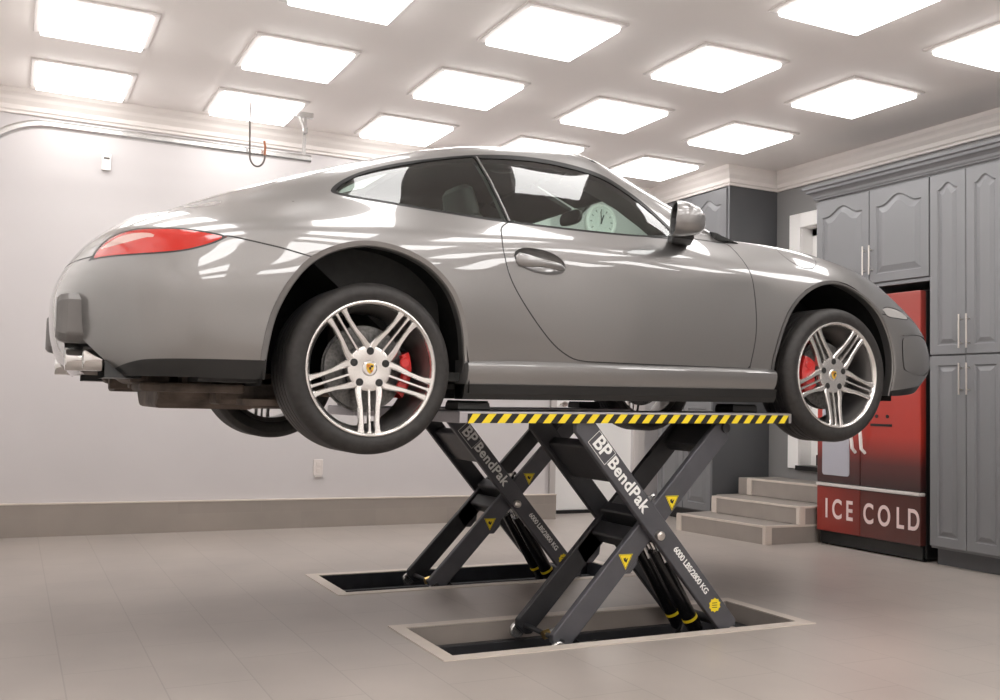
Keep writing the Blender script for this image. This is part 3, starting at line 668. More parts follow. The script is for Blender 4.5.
bm = bmesh.new()
ly = {k: bm.verts.layers.float.new(k) for k in ('u', 'v', 'nx', 'ny', 'nz', 'd')}
lu, lv, lnx, lny, lnz, ld = (ly[k] for k in ('u', 'v', 'nx', 'ny', 'nz', 'd'))
VV = [[None] * NV for _ in range(NU)]
for i in range(NU):
    for j in range(NV):
        v = bm.verts.new(G[i, j]); v[lu] = uq[i]; v[lv] = vq[j]
        v[lnx], v[lny], v[lnz] = GN[i, j]; VV[i][j] = v
for i in range(NU - 1):
    for j in range(NV - 1):
        bm.faces.new((VV[i][j], VV[i + 1][j], VV[i + 1][j + 1], VV[i][j + 1]))
def U_(s): i = int(s); return ku[i] + (ku[min(i + 1, NS - 1)] - ku[i]) * (s - i)
def V_(s): i = int(s); return kv[i] + (kv[min(i + 1, NR - 1)] - kv[i]) * (s - i)
def dense(pts, n=6, closed=True):
    """smooth closed outline; a third value 1 marks a sharp corner"""
    out = []; m = len(pts)
    g = lambda i: np.array(pts[i % m][:2], float)
    for i in range(m):
        p0, p1, p2, p3 = g(i - 1), g(i), g(i + 1), g(i + 2)
        if len(pts[i]) > 2: p0 = p1 - (p2 - p1)
        if len(pts[(i + 1) % m]) > 2: p3 = p2 + (p2 - p1)
        for k in range(n):
            t = k / n
            out.append(.5 * ((2 * p1) + (-p0 + p2) * t + (2 * p0 - 5 * p1 + 4 * p2 - p3) * t * t + (-p0 + 3 * p1 - 3 * p2 + p3) * t ** 3))
    return np.array(out)
def sdf(poly, Q):
    A = poly; B = np.roll(poly, -1, 0); d = np.full(len(Q), 1e9); ins = np.zeros(len(Q), bool)
    for a, b in zip(A, B):
        e = b - a; w = Q - a; t = np.clip((w @ e) / max(e @ e, 1e-12), 0, 1)
        d = np.minimum(d, np.linalg.norm(w - t[:, None] * e, axis=1))
        c = (a[1] > Q[:, 1]) != (b[1] > Q[:, 1])
        with np.errstate(divide='ignore', invalid='ignore'):
            xi = a[0] + (Q[:, 1] - a[1]) * (b[0] - a[0]) / (b[1] - a[1])
        ins ^= c & (Q[:, 0] < xi)
    return np.where(ins, -d, d)
AX = {'xz': (0, 2), 'yz': (1, 2), 'xy': (0, 1)}
class Zone:
    def __init__(s, poly, ax='xz', v=(0, 99), u=(0, 99)):
        s.poly = poly; s.ax = ax; s.v = v; s.u = u
        lo = poly.min(0) - .05; hi = poly.max(0) + .05; s.lo, s.hi = lo, hi
    def dist(s, co, uv):
        Q = co[:, AX[s.ax]]; r = np.full(len(Q), 9.)
        ok = (uv[:, 0] >= s.u[0]) & (uv[:, 0] <= s.u[1]) & (uv[:, 1] >= s.v[0]) & (uv[:, 1] <= s.v[1]) & (Q >= s.lo).all(1) & (Q <= s.hi).all(1)
        if ok.any(): r[ok] = sdf(s.poly, Q[ok])
        return r
def cut(z, off=0.):
    bm.verts.ensure_lookup_table()
    vs = list(bm.verts); co = np.array([v.co for v in vs]); uv = np.array([(v[lu], v[lv]) for v in vs])
    d = z.dist(co, uv) - off
    d[np.abs(d) < 2e-4] = 0
    for v, x in zip(vs, d): v[ld] = x
    big = 5.
    es = [e for e in bm.edges if e.verts[0][ld] * e.verts[1][ld] < 0 and max(abs(e.verts[0][ld]), abs(e.verts[1][ld])) < big]
    faces = set()
    for e in es:
        a, b = e.verts; t = a[ld] / (a[ld] - b[ld]); A = [a[l] for l in (lu, lv, lnx, lny, lnz)]; B = [b[l] for l in (lu, lv, lnx, lny, lnz)]
        ne, nv = bmesh.utils.edge_split(e, a, t)
        for l, x, y in zip((lu, lv, lnx, lny, lnz), A, B): nv[l] = x + (y - x) * t
        nv[ld] = 0
        faces.update(nv.link_faces)
    for f in faces:
        zs = [v for v in f.verts if v[ld] == 0]
        if len(zs) == 2 and not any(v in e.verts for e in zs[0].link_edges for v in (zs[1],)):
            try: bmesh.utils.face_split(f, zs[0], zs[1])
            except Exception: pass
def wide(pts): return dense(pts)
v6, v9 = kv[6], kv[9]
Z = {}
Z['win'] = Zone(dense([(-.128, .822), (-.08, .872), (.023, .930), (.187, .990), (.374, 1.043), (.556, 1.083), (.767, 1.108), (.966, 1.106), (1.161, 1.067), (1.287, .995), (1.393, .900), (1.475, .795, 1), (1.45, .772, 1), (1.252, .756), (1.043, .750), (.844, .749), (.6, .752), (.382, .762), (.13, .776), (-.03, .790), (-.10, .803)]), v=(V_(5.3), V_(9.2)), u=(U_(4.5), U_(12.2)))
def inset(poly, q, n=None):
    # shrink along local normals
    P = poly; T = np.roll(P, -1, 0) - np.roll(P, 1, 0); T /= np.maximum(np.linalg.norm(T, axis=1, keepdims=True), 1e-9)
    ar = .5 * np.sum(P[:, 0] * np.roll(P[:, 1], -1) - np.roll(P[:, 0], -1) * P[:, 1]); s = 1 if ar > 0 else -1
    return P + np.stack([-T[:, 1], T[:, 0]], 1) * q * s
Z['quarter'] = Zone(dense([(-.108, .824), (-.065, .866), (.028, .919), (.19, .977), (.374, 1.032), (.536, 1.070, 1), (.597, .765, 1), (.382, .774), (.13, .788), (-.02, .801), (-.085, .812)]), v=(V_(5.3), V_(9.2)), u=(U_(4.5), U_(12.2)))
Z['doorglass'] = Zone(dense([(.554, 1.064, 1), (.767, 1.084), (.966, 1.080), (1.15, 1.044), (1.275, .975), (1.38, .885), (1.447, .800, 1), (1.44, .780, 1), (1.252, .765), (1.043, .760), (.844, .759), (.616, .762, 1)]), v=(V_(5.3), V_(9.2)), u=(U_(4.5), U_(12.2)))
Z['door'] = Zone(dense([(.606, .757, 1), (.560, .722), (.545, .665), (.550, .610), (.585, .501), (.668, .384), (.780, .268), (.868, .210), (.945, .189), (1.10, .187), (1.5, .188), (1.852, .190, 1), (1.872, .37), (1.858, .58), (1.826, .70), (1.806, .764), (1.79, .785, 1), (1.52, .782, 1), (1.44, .765), (1.04, .757)]), v=(0, V_(6.6)), u=(U_(6.5), U_(13)))
arch_r = dense([(-.402, -.3, 1), (-.402, .092), (-.398, .189), (-.376, .298), (-.327, .405), (-.256, .495), (-.164, .552), (-.049, .582), (.06, .576), (.15, .550), (.225, .510), (.304, .433), (.357, .324), (.384, .207), (.396, .089), (.396, -.3, 1)])
arch_f = dense([(1.992, -.3, 1), (1.993, .165), (2.008, .283), (2.043, .396), (2.11, .503), (2.222, .586), (2.35, .625), (2.48, .612), (2.615, .535), (2.705, .416), (2.748, .292), (2.757, .167), (2.752, .06), (2.752, -.3, 1)])
Z['arch_r'] = Zone(arch_r, v=(0, V_(5.9)), u=(U_(3), U_(9)))
Z['arch_f'] = Zone(arch_f, v=(0, V_(5.9)), u=(U_(11), U_(17)))
Z['lamp'] = Zone(dense([(-.985, .482, 1), (-.962, .530), (-.915, .578), (-.85, .600), (-.78, .602), (-.70, .600), (-.611, .588), (-.545, .575, 1), (-.60, .543), (-.68, .514), (-.76, .499), (-.85, .490), (-.93, .486)]), v=(V_(2.5), V_(6.2)), u=(U_(1.3), U_(5.5)))
Z['lampred'] = Zone(inset(Z['lamp'].poly, .0065), v=Z['lamp'].v, u=Z['lamp'].u)
Z['lampclear'] = Zone(dense([(-.948, .528), (-.90, .566), (-.85, .580), (-.80, .578), (-.79, .568), (-.83, .556), (-.90, .536)]), v=Z['lamp'].v, u=Z['lamp'].u)
Z['rear_bumper'] = Zone(np.array([(-.20, .510), (-.36, .546), (-.545, .5765), (-.75, .545), (-.975, .497), (-1.3, .487), (-1.3, -.3), (-.20, -.3)]), v=(0, V_(6)), u=(0, U_(6.5)))
Z['front_bumper'] = Zone(np.array([(2.60, .498), (2.72, .492), (2.80, .487), (2.90, .497), (3.0, .470), (3.1, .44), (3.5, .42), (3.5, -.3), (2.60, -.3)]), v=(0, V_(6)), u=(U_(13.5), 99))
Z['valance'] = Zone(dense([(-.93, .03, 1), (-.90, .085), (-.84, .118), (-.74, .130), (-.40, .136, 1), (-.39, .0, 1)]), v=(0, V_(2)), u=(U_(2), U_(6)))
Z['notch'] = Zone(dense([(-.70, .02, 1), (-.69, .10), (-.655, .165), (-.60, .20), (-.48, .205), (-.41, .17), (-.38, .10), (-.38, .02, 1)]), ax='yz', v=(0, V_(2.2)), u=(0, U_(3.9)))
Z['marker'] = Zone(dense([(2.690, .522, 1), (2.74, .532), (2.83, .524), (2.895, .507, 1), (2.90, .485), (2.80, .483), (2.72, .488)]), v=(V_(2), V_(6)), u=(U_(14), U_(18)))
rim_h = [(.717 + .120 * math.copysign(abs(math.cos(t)) ** .85, math.cos(t)), .592 + .050 * math.copysign(abs(math.sin(t)) ** .9, math.sin(t)) - .014 * math.cos(t)) for t in np.linspace(0, 2 * PI, 44, endpoint=False)]
Z['hbowl'] = Zone(np.array(rim_h), v=(V_(2.5), V_(5.9)), u=(U_(7), U_(10)))
Z['duct'] = Zone(dense([(2.815, .375), (2.87, .398), (3.00, .404), (3.10, .392), (3.14, .34), (3.13, .24), (3.05, .198), (2.87, .20), (2.82, .24)]), v=(V_(.5), V_(4.5)), u=(U_(15), U_(18.3)))
Z['lip'] = Zone(dense([(2.70, .0, 1), (2.70, .105, 1), (2.95, .135), (3.15, .165), (3.4, .17, 1), (3.4, .0, 1)]), v=(0, V_(2)), u=(U_(14.8), U_(19)))
th_ = np.linspace(0, 2 * PI, 40, endpoint=False)
Z['fuel'] = Zone(np.stack([2.23 + .115 * np.cos(th_), -.745 + .085 * np.sin(th_)], 1), ax='xy', v=(V_(4.5), V_(7.5)), u=(U_(12.5), U_(15)))
Z['head'] = Zone(np.stack([2.885 + .15 * np.cos(th_) + .03 * np.sin(th_), -.672 + .10 * np.sin(th_) - .06 * np.cos(th_)], 1), ax='xy', v=(V_(4.2), V_(8)), u=(U_(14.5), U_(17.5)))
hood = dense([(2.00, .2, 1), (2.03, -.55, 1), (2.40, -.53), (2.75, -.49), (2.98, -.36), (3.06, -.15), (3.07, .2, 1)])
Z['hood'] = Zone(hood, ax='xy', v=(V_(6.5), 99), u=(U_(12), U_(19)))
Z['windshield'] = Zone(dense([(1.255, .2, 1), (1.235, -.30), (1.205, -.50, 1), (1.40, -.625), (1.60, -.662), (1.75, -.65, 1), (1.90, -.40), (1.985, 0), (1.985, .2, 1)]), ax='xy', v=(V_(8.6), 99), u=(U_(9.2), U_(12.9)))
Z['rearglass'] = Zone(dense([(.44, .2, 1), (.43, -.25), (.39, -.46, 1), (.05, -.52), (-.20, -.42, 1), (-.23, -.2), (-.235, .2, 1)]), ax='xy', v=(V_(8.6), 99), u=(U_(4.3), U_(8.2)))
Z['decklid'] = Zone(dense([(-.275, .2, 1), (-.27, -.30), (-.25, -.42, 1), (-.50, -.38), (-.70, -.33), (-.80, -.28, 1), (-.83, .2, 1)]), ax='xy', v=(V_(6.6), 99), u=(U_(.5), U_(6.4)))
Z['sunroof'] = Zone(dense([(.62, .2, 1), (.62, -.36), (.64, -.40), (1.04, -.40), (1.08, -.36), (1.09, .2, 1)]), ax='xy', v=(V_(9.0), 99), u=(U_(7.5), U_(10)))
sg = .0028
for k in ('win', 'quarter', 'doorglass', 'arch_r', 'arch_f', 'lamp', 'lampred', 'lampclear', 'valance', 'notch', 'marker', 'hbowl', 'duct', 'lip', 'windshield', 'rearglass', 'head'):
    cut(Z[k])
for k in ('door', 'fuel', 'hood', 'decklid', 'sunroof', 'rear_bumper', 'front_bumper'):
    cut(Z[k], sg if k != 'fuel' else .0018); cut(Z[k], -sg if k != 'fuel' else -.0018)
for k in ('windshield', 'rearglass'): cut(Z[k], .014)
cut(Z['arch_r'], .020); cut(Z['arch_f'], .016); cut(Z['marker'], .005)
cut(Z['duct'], -.012)
fs = list(bm.faces)
cen = np.array([f.calc_center_median() for f in fs]); cuv = np.array([(sum(v[lu] for v in f.verts) / len(f.verts), sum(v[lv] for v in f.verts) / len(f.verts)) for f in fs])
D = {k: z.dist(cen, cuv) for k, z in Z.items()}
reg = np.array(['shell'] * len(fs), dtype=object)
def put(mask, n): reg[mask & (reg == 'shell')] = n
put((D['arch_r'] < 0) | (D['arch_f'] < 0), 'gone')
put(D['notch'] < 0, 'gone'); put(D['hbowl'] < 0, 'gone')
put(D['quarter'] < 0, 'quarter_window'); put(D['doorglass'] < 0, 'side_window'); put(D['win'] < 0, 'window_seal')
put(D['lampclear'] < 0, 'lampclear'); put(D['lampred'] < 0, 'tail_lamp'); put(D['lamp'] < 0, 'lampseal')
put(D['valance'] < 0, 'valance'); put(D['lip'] < 0, 'lip'); put(D['marker'] < 0, 'marker'); put(D['marker'] < .005, 'seam1')
put(D['windshield'] < 0, 'windshield'); put(D['windshield'] < .014, 'window_seal'); put(D['rearglass'] < 0, 'rear_window'); put(D['rearglass'] < .014, 'window_seal')
put(D['head'] < 0, 'head')
put(D['door'] < -sg, 'door'); put(D['door'] < sg, 'seam2')
put(D['fuel'] < -.0018, 'fuel'); put(D['fuel'] < .0018, 'seam3')
put(D['hood'] < -sg, 'hood'); put(D['hood'] < sg, 'seam4')
put(D['sunroof'] < -sg, 'sunroof'); put(D['sunroof'] < sg, 'seam5')
put(D['decklid'] < -sg, 'decklid'); put(D['decklid'] < sg, 'seam6')
put((D['arch_r'] < .020) | (D['arch_f'] < .016), 'flare')
put((D['duct'] < 0) & (D['duct'] > -.012), 'ductrim')
put(D['rear_bumper'] < -sg, 'rear_bumper'); put(D['rear_bumper'] < sg, 'seam7'); put(D['front_bumper'] < -sg, 'front_bumper'); put(D['front_bumper'] < sg, 'seam8')
def region_mesh(name, keys, m, sides=(1, -1), off=0., parent=None, filt=None, tw=None):
    """one mesh from the faces of the given regions; sides: 1 near, -1 far (mirrored)"""
    keys = (keys,) if isinstance(keys, str) else keys
    sel = [i for i in range(len(fs)) if reg[i] in keys and (filt is None or filt(cen[i], cuv[i]))]
    V = []; F = []; NN = []
    for s in sides:
        idx = {}
        for i in sel:
            q = []
            for v in fs[i].verts:
                if v.index not in idx:
                    idx[v.index] = len(V); n = Vector((v[lnx], v[lny], v[lnz]))
                    p = v.co + n * off
                    if off and abs(v.co.y) < 1e-5: p.y = 0
                    if tw: p, n = tw(p, n)
                    V.append((p.x, p.y * s, p.z)); NN.append((n.x, n.y * s, n.z))
                q.append(idx[v.index])
            F.append(tuple(q) if s == 1 else tuple(reversed(q)))
    me = bpy.data.meshes.new(name); me.from_pydata(V, [], F)
    # face winding must agree with the stored normals
    fl_ = []
    for p in me.polygons:
        a = sum((Vector(NN[k]) for k in p.vertices), Vector()); fl_.append(p.normal.dot(a) < 0)
    if sum(fl_) > len(fl_) / 2:
        F = [tuple(reversed(f)) for f in F]; bpy.data.meshes.remove(me); me = bpy.data.meshes.new(name); me.from_pydata(V, [], F)
    me.materials.append(m); me.shade_smooth()
    if len(V): me.normals_split_custom_set_from_vertices(NN)
    o = bpy.data.objects.new(name, me); COL.objects.link(o); o.parent = parent or CAR
    return o
bm.verts.index_update()
Bd = region_mesh('body_shell', ('shell', 'valance0'), M['paint'])
SEAMS = sorted({r for r in reg if r.startswith('seam')})
for k in SEAMS:
    for s in (1, -1): region_mesh('panel_seam', k, M['seam'], (s,), off=-.0008)
region_mesh('window_seal', 'window_seal', M['sealblack'])
for s in (1, -1):
    MB().loops([[(x + a, -(y + b) * s, z) for a, b in ((-.005, -.006), (.005, -.006), (.004, .006), (-.004, .006))] for x, y, z in ((.545, .604, 1.070), (.575, .692, .95), (.600, .775, .82), (.608, .812, .762))]).build('pillar_strip', M['pillargrey'], CAR)
region_mesh('hood', 'hood', M['paint']); region_mesh('engine_cover', 'decklid', M['paint']); region_mesh('sunroof_panel', 'sunroof', M['paint'])
region_mesh('windshield', 'windshield', M['glass']); region_mesh('rear_window', 'rear_window', M['glass'])
for s in (1, -1): region_mesh('bumper_duct', 'ductrim', M['paint'], (s,), off=-.004)
for s in (1, -1):
    region_mesh('rear_bumper', 'rear_bumper', M['paint'], (s,)); region_mesh('front_bumper', 'front_bumper', M['paint'], (s,))
    for zk, w_, cx_ in (('arch_r', .020, 0.), ('arch_f', .016, 2.37)):
        def tw(p, n, zk=zk, w_=w_, cx_=cx_):
            rd = Vector((p.x - cx_, 0, p.z - .16)).normalized()
            return p + Vector((0, -.003, 0)), (n * .55 + Vector((0, -.8, 0)) - rd * .45).normalized()
        region_mesh('arch_flare', 'flare', M['paint'], (s,), 0, None, lambda c, w, cx_=cx_: abs(c[0] - cx_) < 1, tw)
doors = []
for s in (1, -1):
    dn = region_mesh('door', 'door', M['paint'], (s,)); doors.append(dn)
    region_mesh('side_window', 'side_window', M['glass'], (s,), -.003, dn)
    region_mesh('quarter_window', 'quarter_window', M['glass'], (s,), -.003)
    tl = region_mesh('tail_lamp', 'tail_lamp', M['lampred'], (s,))
    region_mesh('lamp_insert', 'lampclear', M['lampclear'], (s,), .0, tl); region_mesh('lamp_gasket', 'lampseal', M['black'], (s,), 0, tl)
    region_mesh('side_marker', 'marker', M['marker'], (s,)); region_mesh('headlamp', 'head', M['marker'], (s,))
region_mesh('filler_flap', 'fuel', M['paint'], (1,)); region_mesh('fender_panel', 'fuel', M['paint'], (-1,))
for s in (1, -1): region_mesh('rear_valance', 'valance', M['black'], (s,))
region_mesh('front_lip', 'lip', M['black'])
# inner trim of the cabin: the same skin, a little further in
region_mesh('cabin_trim', ('shell', 'door', 'sunroof', 'window_seal', *SEAMS), M['fabric'], off=-.028, filt=lambda c, w: U_(4.8) < w[0] < U_(12.3) and w[1] > V_(4.9))
# arch edges, rolled inward
def arch_edge(z):
    P = z.poly; out = []
    me_edges = []
    for e in bm.edges:
        lf = e.link_faces
        if len(lf) == 2:
            a, b = (reg[lf[0].index] == 'gone'), (reg[lf[1].index] == 'gone')
            if a != b and z.lo[0] <= e.verts[0].co.x <= z.hi[0] and e.verts[0].co.z > 0:
                if abs(z.dist(np.array([e.verts[0].co]), np.array([[e.verts[0][lu], e.verts[0][lv]]]))[0]) < .01: me_edges.append(e)
    return me_edges
bm.faces.index_update()
bowl_edges = [(e.verts[0].co.copy(), e.verts[1].co.copy()) for e in arch_edge(Z['hbowl'])]
for z in (Z['arch_r'], Z['arch_f']):
    c = Vector((z.poly[:, 0].mean(), 0, .15)); ee = arch_edge(z)
    for s in (1, -1):
        mb = MB()
        for e in ee:
            a, b = e.verts[0].co, e.verts[1].co
            i = []
            for p in (a, b):
                n = (p - c); n.y = 0; n.normalize()
                i += [mb.vt((p.x, p.y * s, p.z)), mb.vt((p.x - n.x * .004, (p.y + .006) * s, p.z - n.z * .004)), mb.vt((p.x - n.x * .002, (p.y + .05) * s, p.z - n.z * .002))]
            mb.f.append((i[0], i[3], i[4], i[1])); mb.f.append((i[1], i[4], i[5], i[2]))
        mb.build('arch_edge', M['paint'], CAR)
# wheel wells
for nm, pl, yo in (('arch_r', arch_r, .895), ('arch_f', arch_f, .865)):
    for s in (1, -1):
        P = inset(pl, -.012); P = [tuple(p) for p in P if p[1] > .02]
        mb = MB(); L0_ = [(p[0], -yo * s, p[1]) for p in P]; L1_ = [(p[0], -.42 * s, p[1]) for p in P]
        mb.loops([L0_, L1_], False, True, False)
        mb.build('wheel_well', M['well'], CAR, fix=False)

# sills
def sill(s):
    sec = [(.80, .030), (.862, .030), (.876, .045), (.885, .085), (.897, .105), (.904, .140), (.902, .158), (.893, .168), (.872, .176), (.852, .182), (.80, .182)]
    L = []
    for x, k, dz in ((.392, .985, -.010), (.40, 1, -.008), (.55, 1, -.004), (1.0, 1, .002), (1.5, 1, .009), (1.93, 1, .014), (1.985, .997, .015), (1.998, .975, .015)):
        L.append([(x, -y * k * s, z + dz) for y, z in sec])
    o = MB().loops(L).build('side_sill', M['paint'], CAR, True, bevel=0)
    L = []
    for x, dz in ((.392, -.008), (1.0, .0), (1.995, .014)):
        L.append([(x, -y * s, z + dz) for y, z in ((.79, .022), (.868, .022), (.8805, .045), (.8885, .082), (.880, .083), (.79, .083))])
    MB().loops(L).build('sill_cladding', M['black'], o)
for s in (1, -1): sill(s)
# underbody
ub = MB()
ub.prism([(-.62, -.80), (-.62, .80), (-.40, .84), (-.40, .5), (.40, .5), (.40, .84), (1.98, .84), (1.98, .5), (2.70, .5), (2.70, -.5), (1.98, -.5), (1.98, -.84), (.40, -.84), (.40, -.5), (-.40, -.5), (-.40, -.84)], 'z', .055, .075)
ub.build('floor_pan', M['underdark'], CAR)
MB().prism([(2.70, -.80), (2.70, .80), (2.95, .76), (3.10, .62), (3.21, .3), (3.21, -.3), (3.10, -.62), (2.95, -.76)], 'z', .145, .16).build('front_pan', M['underdark'], CAR)
MB().prism([(-.97, -.34), (-.97, .34), (-.86, .36), (-.80, .70), (-.62, .80), (-.62, -.80), (-.80, -.70), (-.86, -.36)], 'z', .085, .10).build('bumper_floor', M['under'], CAR)
en = MB()
en.box(-.62, -.05, -.28, .28, -.045, .2); en.box(-.5, -.2, -.50, .50, -.03, .1)
en.loops([[(x, y, z) for y, z in ((-.36, .1), (-.36, -.00), (-.28, -.05), (.28, -.05), (.36, -.00), (.36, .1))] for x in (-.70, -.30)])
en.build('engine', M['under'], CAR, bevel=.02)
for s in (1, -1):
    MB().tube([(-.80, -.25 * s, .11), (-.80, -.56 * s, .12)], [.07, .07], 20).box(-.80, -.42, *sorted((-.36 * s, -.66 * s)), .015, .05).build('muffler', M['under'], CAR, bevel=.012)
    sp = MB().tube([(-.32, -.25 * s, .0), (-.05, -.72 * s, .06)], .022, 10).tube([(.22, -.30 * s, .03), (0, -.70 * s, .05)], .02, 10).tube([(-.05, -.62 * s, .05), (-.05, -.55 * s, .42)], .032, 12)
    sp.tube([(0, -.22 * s, .12), (0, -.76 * s, .12)], .03, 10)
    sp.box(-.42, -.20, *sorted((-.62 * s, -.30 * s)), -.03, -.005)
    sp.build('rear_suspension', M['under'], CAR, True)
    MB().tube([(2.2, -.30 * s, .09), (2.36, -.72 * s, .10)], .02, 10).tube([(2.55, -.32 * s, .09), (2.38, -.70 * s, .10)], .02, 10).tube([(2.37, -.60 * s, .1), (2.35, -.52 * s, .5)], .035, 12).build('front_suspension', M['underdark'], CAR, True)
for k in range(14):
    bk = MB()
    x = -.88 + .5 * random.random(); y = random.uniform(-.7, .7); bk.box(x, x + random.uniform(.05, .12), y, y + random.uniform(.04, .10), .035 + random.uniform(-.02, .03), .09)
    bk.build('heat_shield', M['under'], CAR, bevel=.004)
# exhaust tips in their notch
for s in (1, -1):
    MB().loops([[(x, -y * s, z) for y, z in ((.38, .06), (.38, .16), (.44, .20), (.62, .20), (.68, .16), (.70, .06))] for x in (-.925, -.80)], False, True).build('exhaust_recess', M['black'], CAR)
    tp = MB()
    for yy in (.485, .590):
        prof = [(.036, .14), (.043, .12), (.044, .0), (.042, -.006), (.037, -.004), (.036, .02), (.035, .12)]
        tp.lathe([(r, t - (1.04 if yy < .5 else .985)) for r, t in prof], 24, 'x', (0, -yy * s, .128))
    tp.build('exhaust_tips', M['chrome'], CAR, True)
    MB().lathe([(.001, -.95), (.036, -.95)], 20, 'x', (0, -.485 * s, .128)).lathe([(.001, -.95), (.036, -.95)], 20, 'x', (0, -.590 * s, .128)).build('exhaust_bore', M['dark'], CAR)
    # bumper guard
    b = MB(); c = (-1.040, -.565 * s, .272)
    b.loops([[(c[0] + dx, c[1] + a * k, c[2] + zz * k2) for a, zz in ((-.045, -.088), (.05, -.088), (.075, -.06), (.078, .04), (.05, .085), (-.05, .09), (-.07, .065), (-.07, -.06))] for dx, k, k2 in ((.09, 1.0, 1.0), (-.01, 1, 1), (-.035, .90, .94), (-.046, .62, .78))])
    b.build('bumper_guard', M['guard'], CAR, bevel=.009, seg=3)
# sunroof deflector
MB().sphere((.965, 0, 1.212), (.095, .075, .038), 24, 10).build('roof_dome', M['black'], CAR, True)

# ---- wheels
def wheel(x, z, face, near, front, width):
    s = 1 if near else -1
    W = MB(); RO = .3255; RI = .2575
    # origin at the outer face; +y goes inboard
    T = Matrix.Translation((x, -face * s, z)) @ (Matrix.Identity(4) if near else Matrix.Rotation(PI, 4, 'Z'))
    ty = MB(); ty.T = T; w = width
    prof = [(RI - .012, .018), (RI - .004, .012), (RI + .004, .006), (RI + .016, .001), (RI + .032, -.001), (RI + .046, .004), (RO - .010, .014), (RO - .003, .026)]
    yy = .034; gw = .008; n = 5; seg = (w - .068 - (n - 1) * gw) / n
    for k in range(n):
        prof += [(RO, yy), (RO, yy + seg)]; yy += seg
        if k < n - 1: prof += [(RO - .007, yy + .001), (RO - .007, yy + gw - .001)]; yy += gw
    prof += [(RO - .003, w - .026), (RO - .010, w - .014), (RI + .04, w), (RI + .01, w - .004), (RI - .012, w - .02)]
    ty.lathe(prof, 96, 'y')
    # sipes across the tread
    rim = MB(); rim.T = T
    rim.lathe([(RI - .014, .030), (RI - .006, .016), (RI - .002, .009), (RI + .001, .0065), (RI - .001, .003), (RI - .006, .002), (RI - .012, .006), (RI - .016, .016), (RI - .018, .024)], 96, 'y')
    hub = []
    # five groups of three blades
    def blade(a, pts, th=.026):
        """pts: (r, t, halfwidth, y)"""
        er = Vector((math.cos(a), 0, math.sin(a))); et = Vector((-math.sin(a), 0, math.cos(a)))
        L = []
        for r, t, hw, y in pts:
            c = er * r + et * t
            L.append([tuple(c + et * hw + Vector((0, y + .005, 0))), tuple(c + et * (hw * .62) + Vector((0, y, 0))), tuple(c - et * (hw * .62) + Vector((0, y, 0))), tuple(c - et * hw + Vector((0, y + .005, 0))), tuple(c - et * (hw * .9) + Vector((0, y + th, 0))), tuple(c + et * (hw * .9) + Vector((0, y + th, 0)))])
        rim.loops(L)
    base = -PI / 2
    for g in range(5):
        a = base + g * 2 * PI / 5
        for sd in (1, -1):
            blade(a, [(.050, .030 * sd, .014, .037), (.080, .0415 * sd, .0135, .033), (.105, .0405 * sd, .0120, .028), (.15, .0340 * sd, .0092, .022), (.20, .0315 * sd, .0090, .015), (.232, .0330 * sd, .0112, .010), (.250, .038 * sd, .019, .008)])
        blade(a, [(.050, 0, .010, .040), (.085, 0, .0062, .035), (.15, 0, .0056, .025), (.20, 0, .0056, .018), (.235, 0, .007, .012), (.250, 0, .014, .010)], .02)
    rim.lathe([(.001, .044), (.026, .044), (.030, .037), (.052, .035), (.076, .0345), (.086, .037), (.090, .044), (.088, .07), (.001, .07)], 60, 'y')
    ro = rim.build('wheel', M['silver'], CAR, True)
    ty.build('tyre', M['rubber'], ro, True)
    br = MB(); br.T = T
    br.lathe([(RI - .018, .022), (.236, .034), (.228, .05), (.222, .10), (.222, w - .04), (.24, w - .025), (RI - .01, w - .02)], 72, 'y')
    br.build('wheel_barrel', M['barrel'], ro, True)
    lh = MB(); lh.T = T; nu = MB(); nu.T = T
    for g in range(5):
        a = PI / 2 + g * 2 * PI / 5; c = (.066 * math.cos(a), 0, .066 * math.sin(a))
        lh.lathe([(.001, .0330), (.0140, .0330), (.0148, .0340), (.0148, .04)], 20, 'y', c)  # raised black discs, the shade inside the lug holes put in as colour
        nu.lathe([(.001, .0325), (.0055, .0325), (.0075, .034)], 6, 'y', c)
    lh.build('lug_shade_disc', M['black'], ro); nu.build('lug_bolt', M['underdark'], ro)
    cp_ = MB(); cp_.T = T
    cp_.lathe([(.001, .032), (.024, .032), (.029, .036), (.029, .045)], 32, 'y')
    cp_.build('center_cap', M['silver'], ro, True)
    cr_ = MB(); cr_.T = T
    cr_.prism([(-.014, .017), (0, .020), (.014, .017), (.015, .0), (.010, -.012), (0, -.021), (-.010, -.012), (-.015, 0)], 'y', .0308, .0325)
    cr_.build('crest', M['gold'], ro)
    c2 = MB(); c2.T = T
    for zz in (.010, .004): c2.box(-.013, -.001, .0302, .0309, zz, zz + .003)
    for zz in (-.009, -.014): c2.box(.001, .009, .0302, .0309, zz, zz + .003)
    c2.build('crest_bands', M['crestred'], ro)
    c3 = MB(); c3.T = T; c3.box(.001, .012, .0302, .0309, .004, .012); c3.box(-.004, .004, .0298, .0306, -.005, .005); c3.build('crest_field', M['black'], ro)
    dk = MB(); dk.T = T
    dk.lathe([(.06, .075), (.085, .075), (.088, .095), (.160, .098), (.160, .112), (.167, .112), (.167, .120), (.08, .122)], 72, 'y')
    dk.build('brake_disc', M['disc'], ro, True)
    cl = MB(); cl.T = T
    ac = (PI if front else -.12) if near else (0 if front else PI + .12)
    a0, a1 = ac - .52, ac + .52; ri = .100 if front else .140
    cl.lathe([(ri, .070), (ri + .006, .055), (.160, .052), (.178, .060), (.183, .075), (.183, .15), (ri, .15)], 16, 'y', a0=a0, a1=a1)
    co_ = cl.build('brake_caliper', M['red'], ro, True)
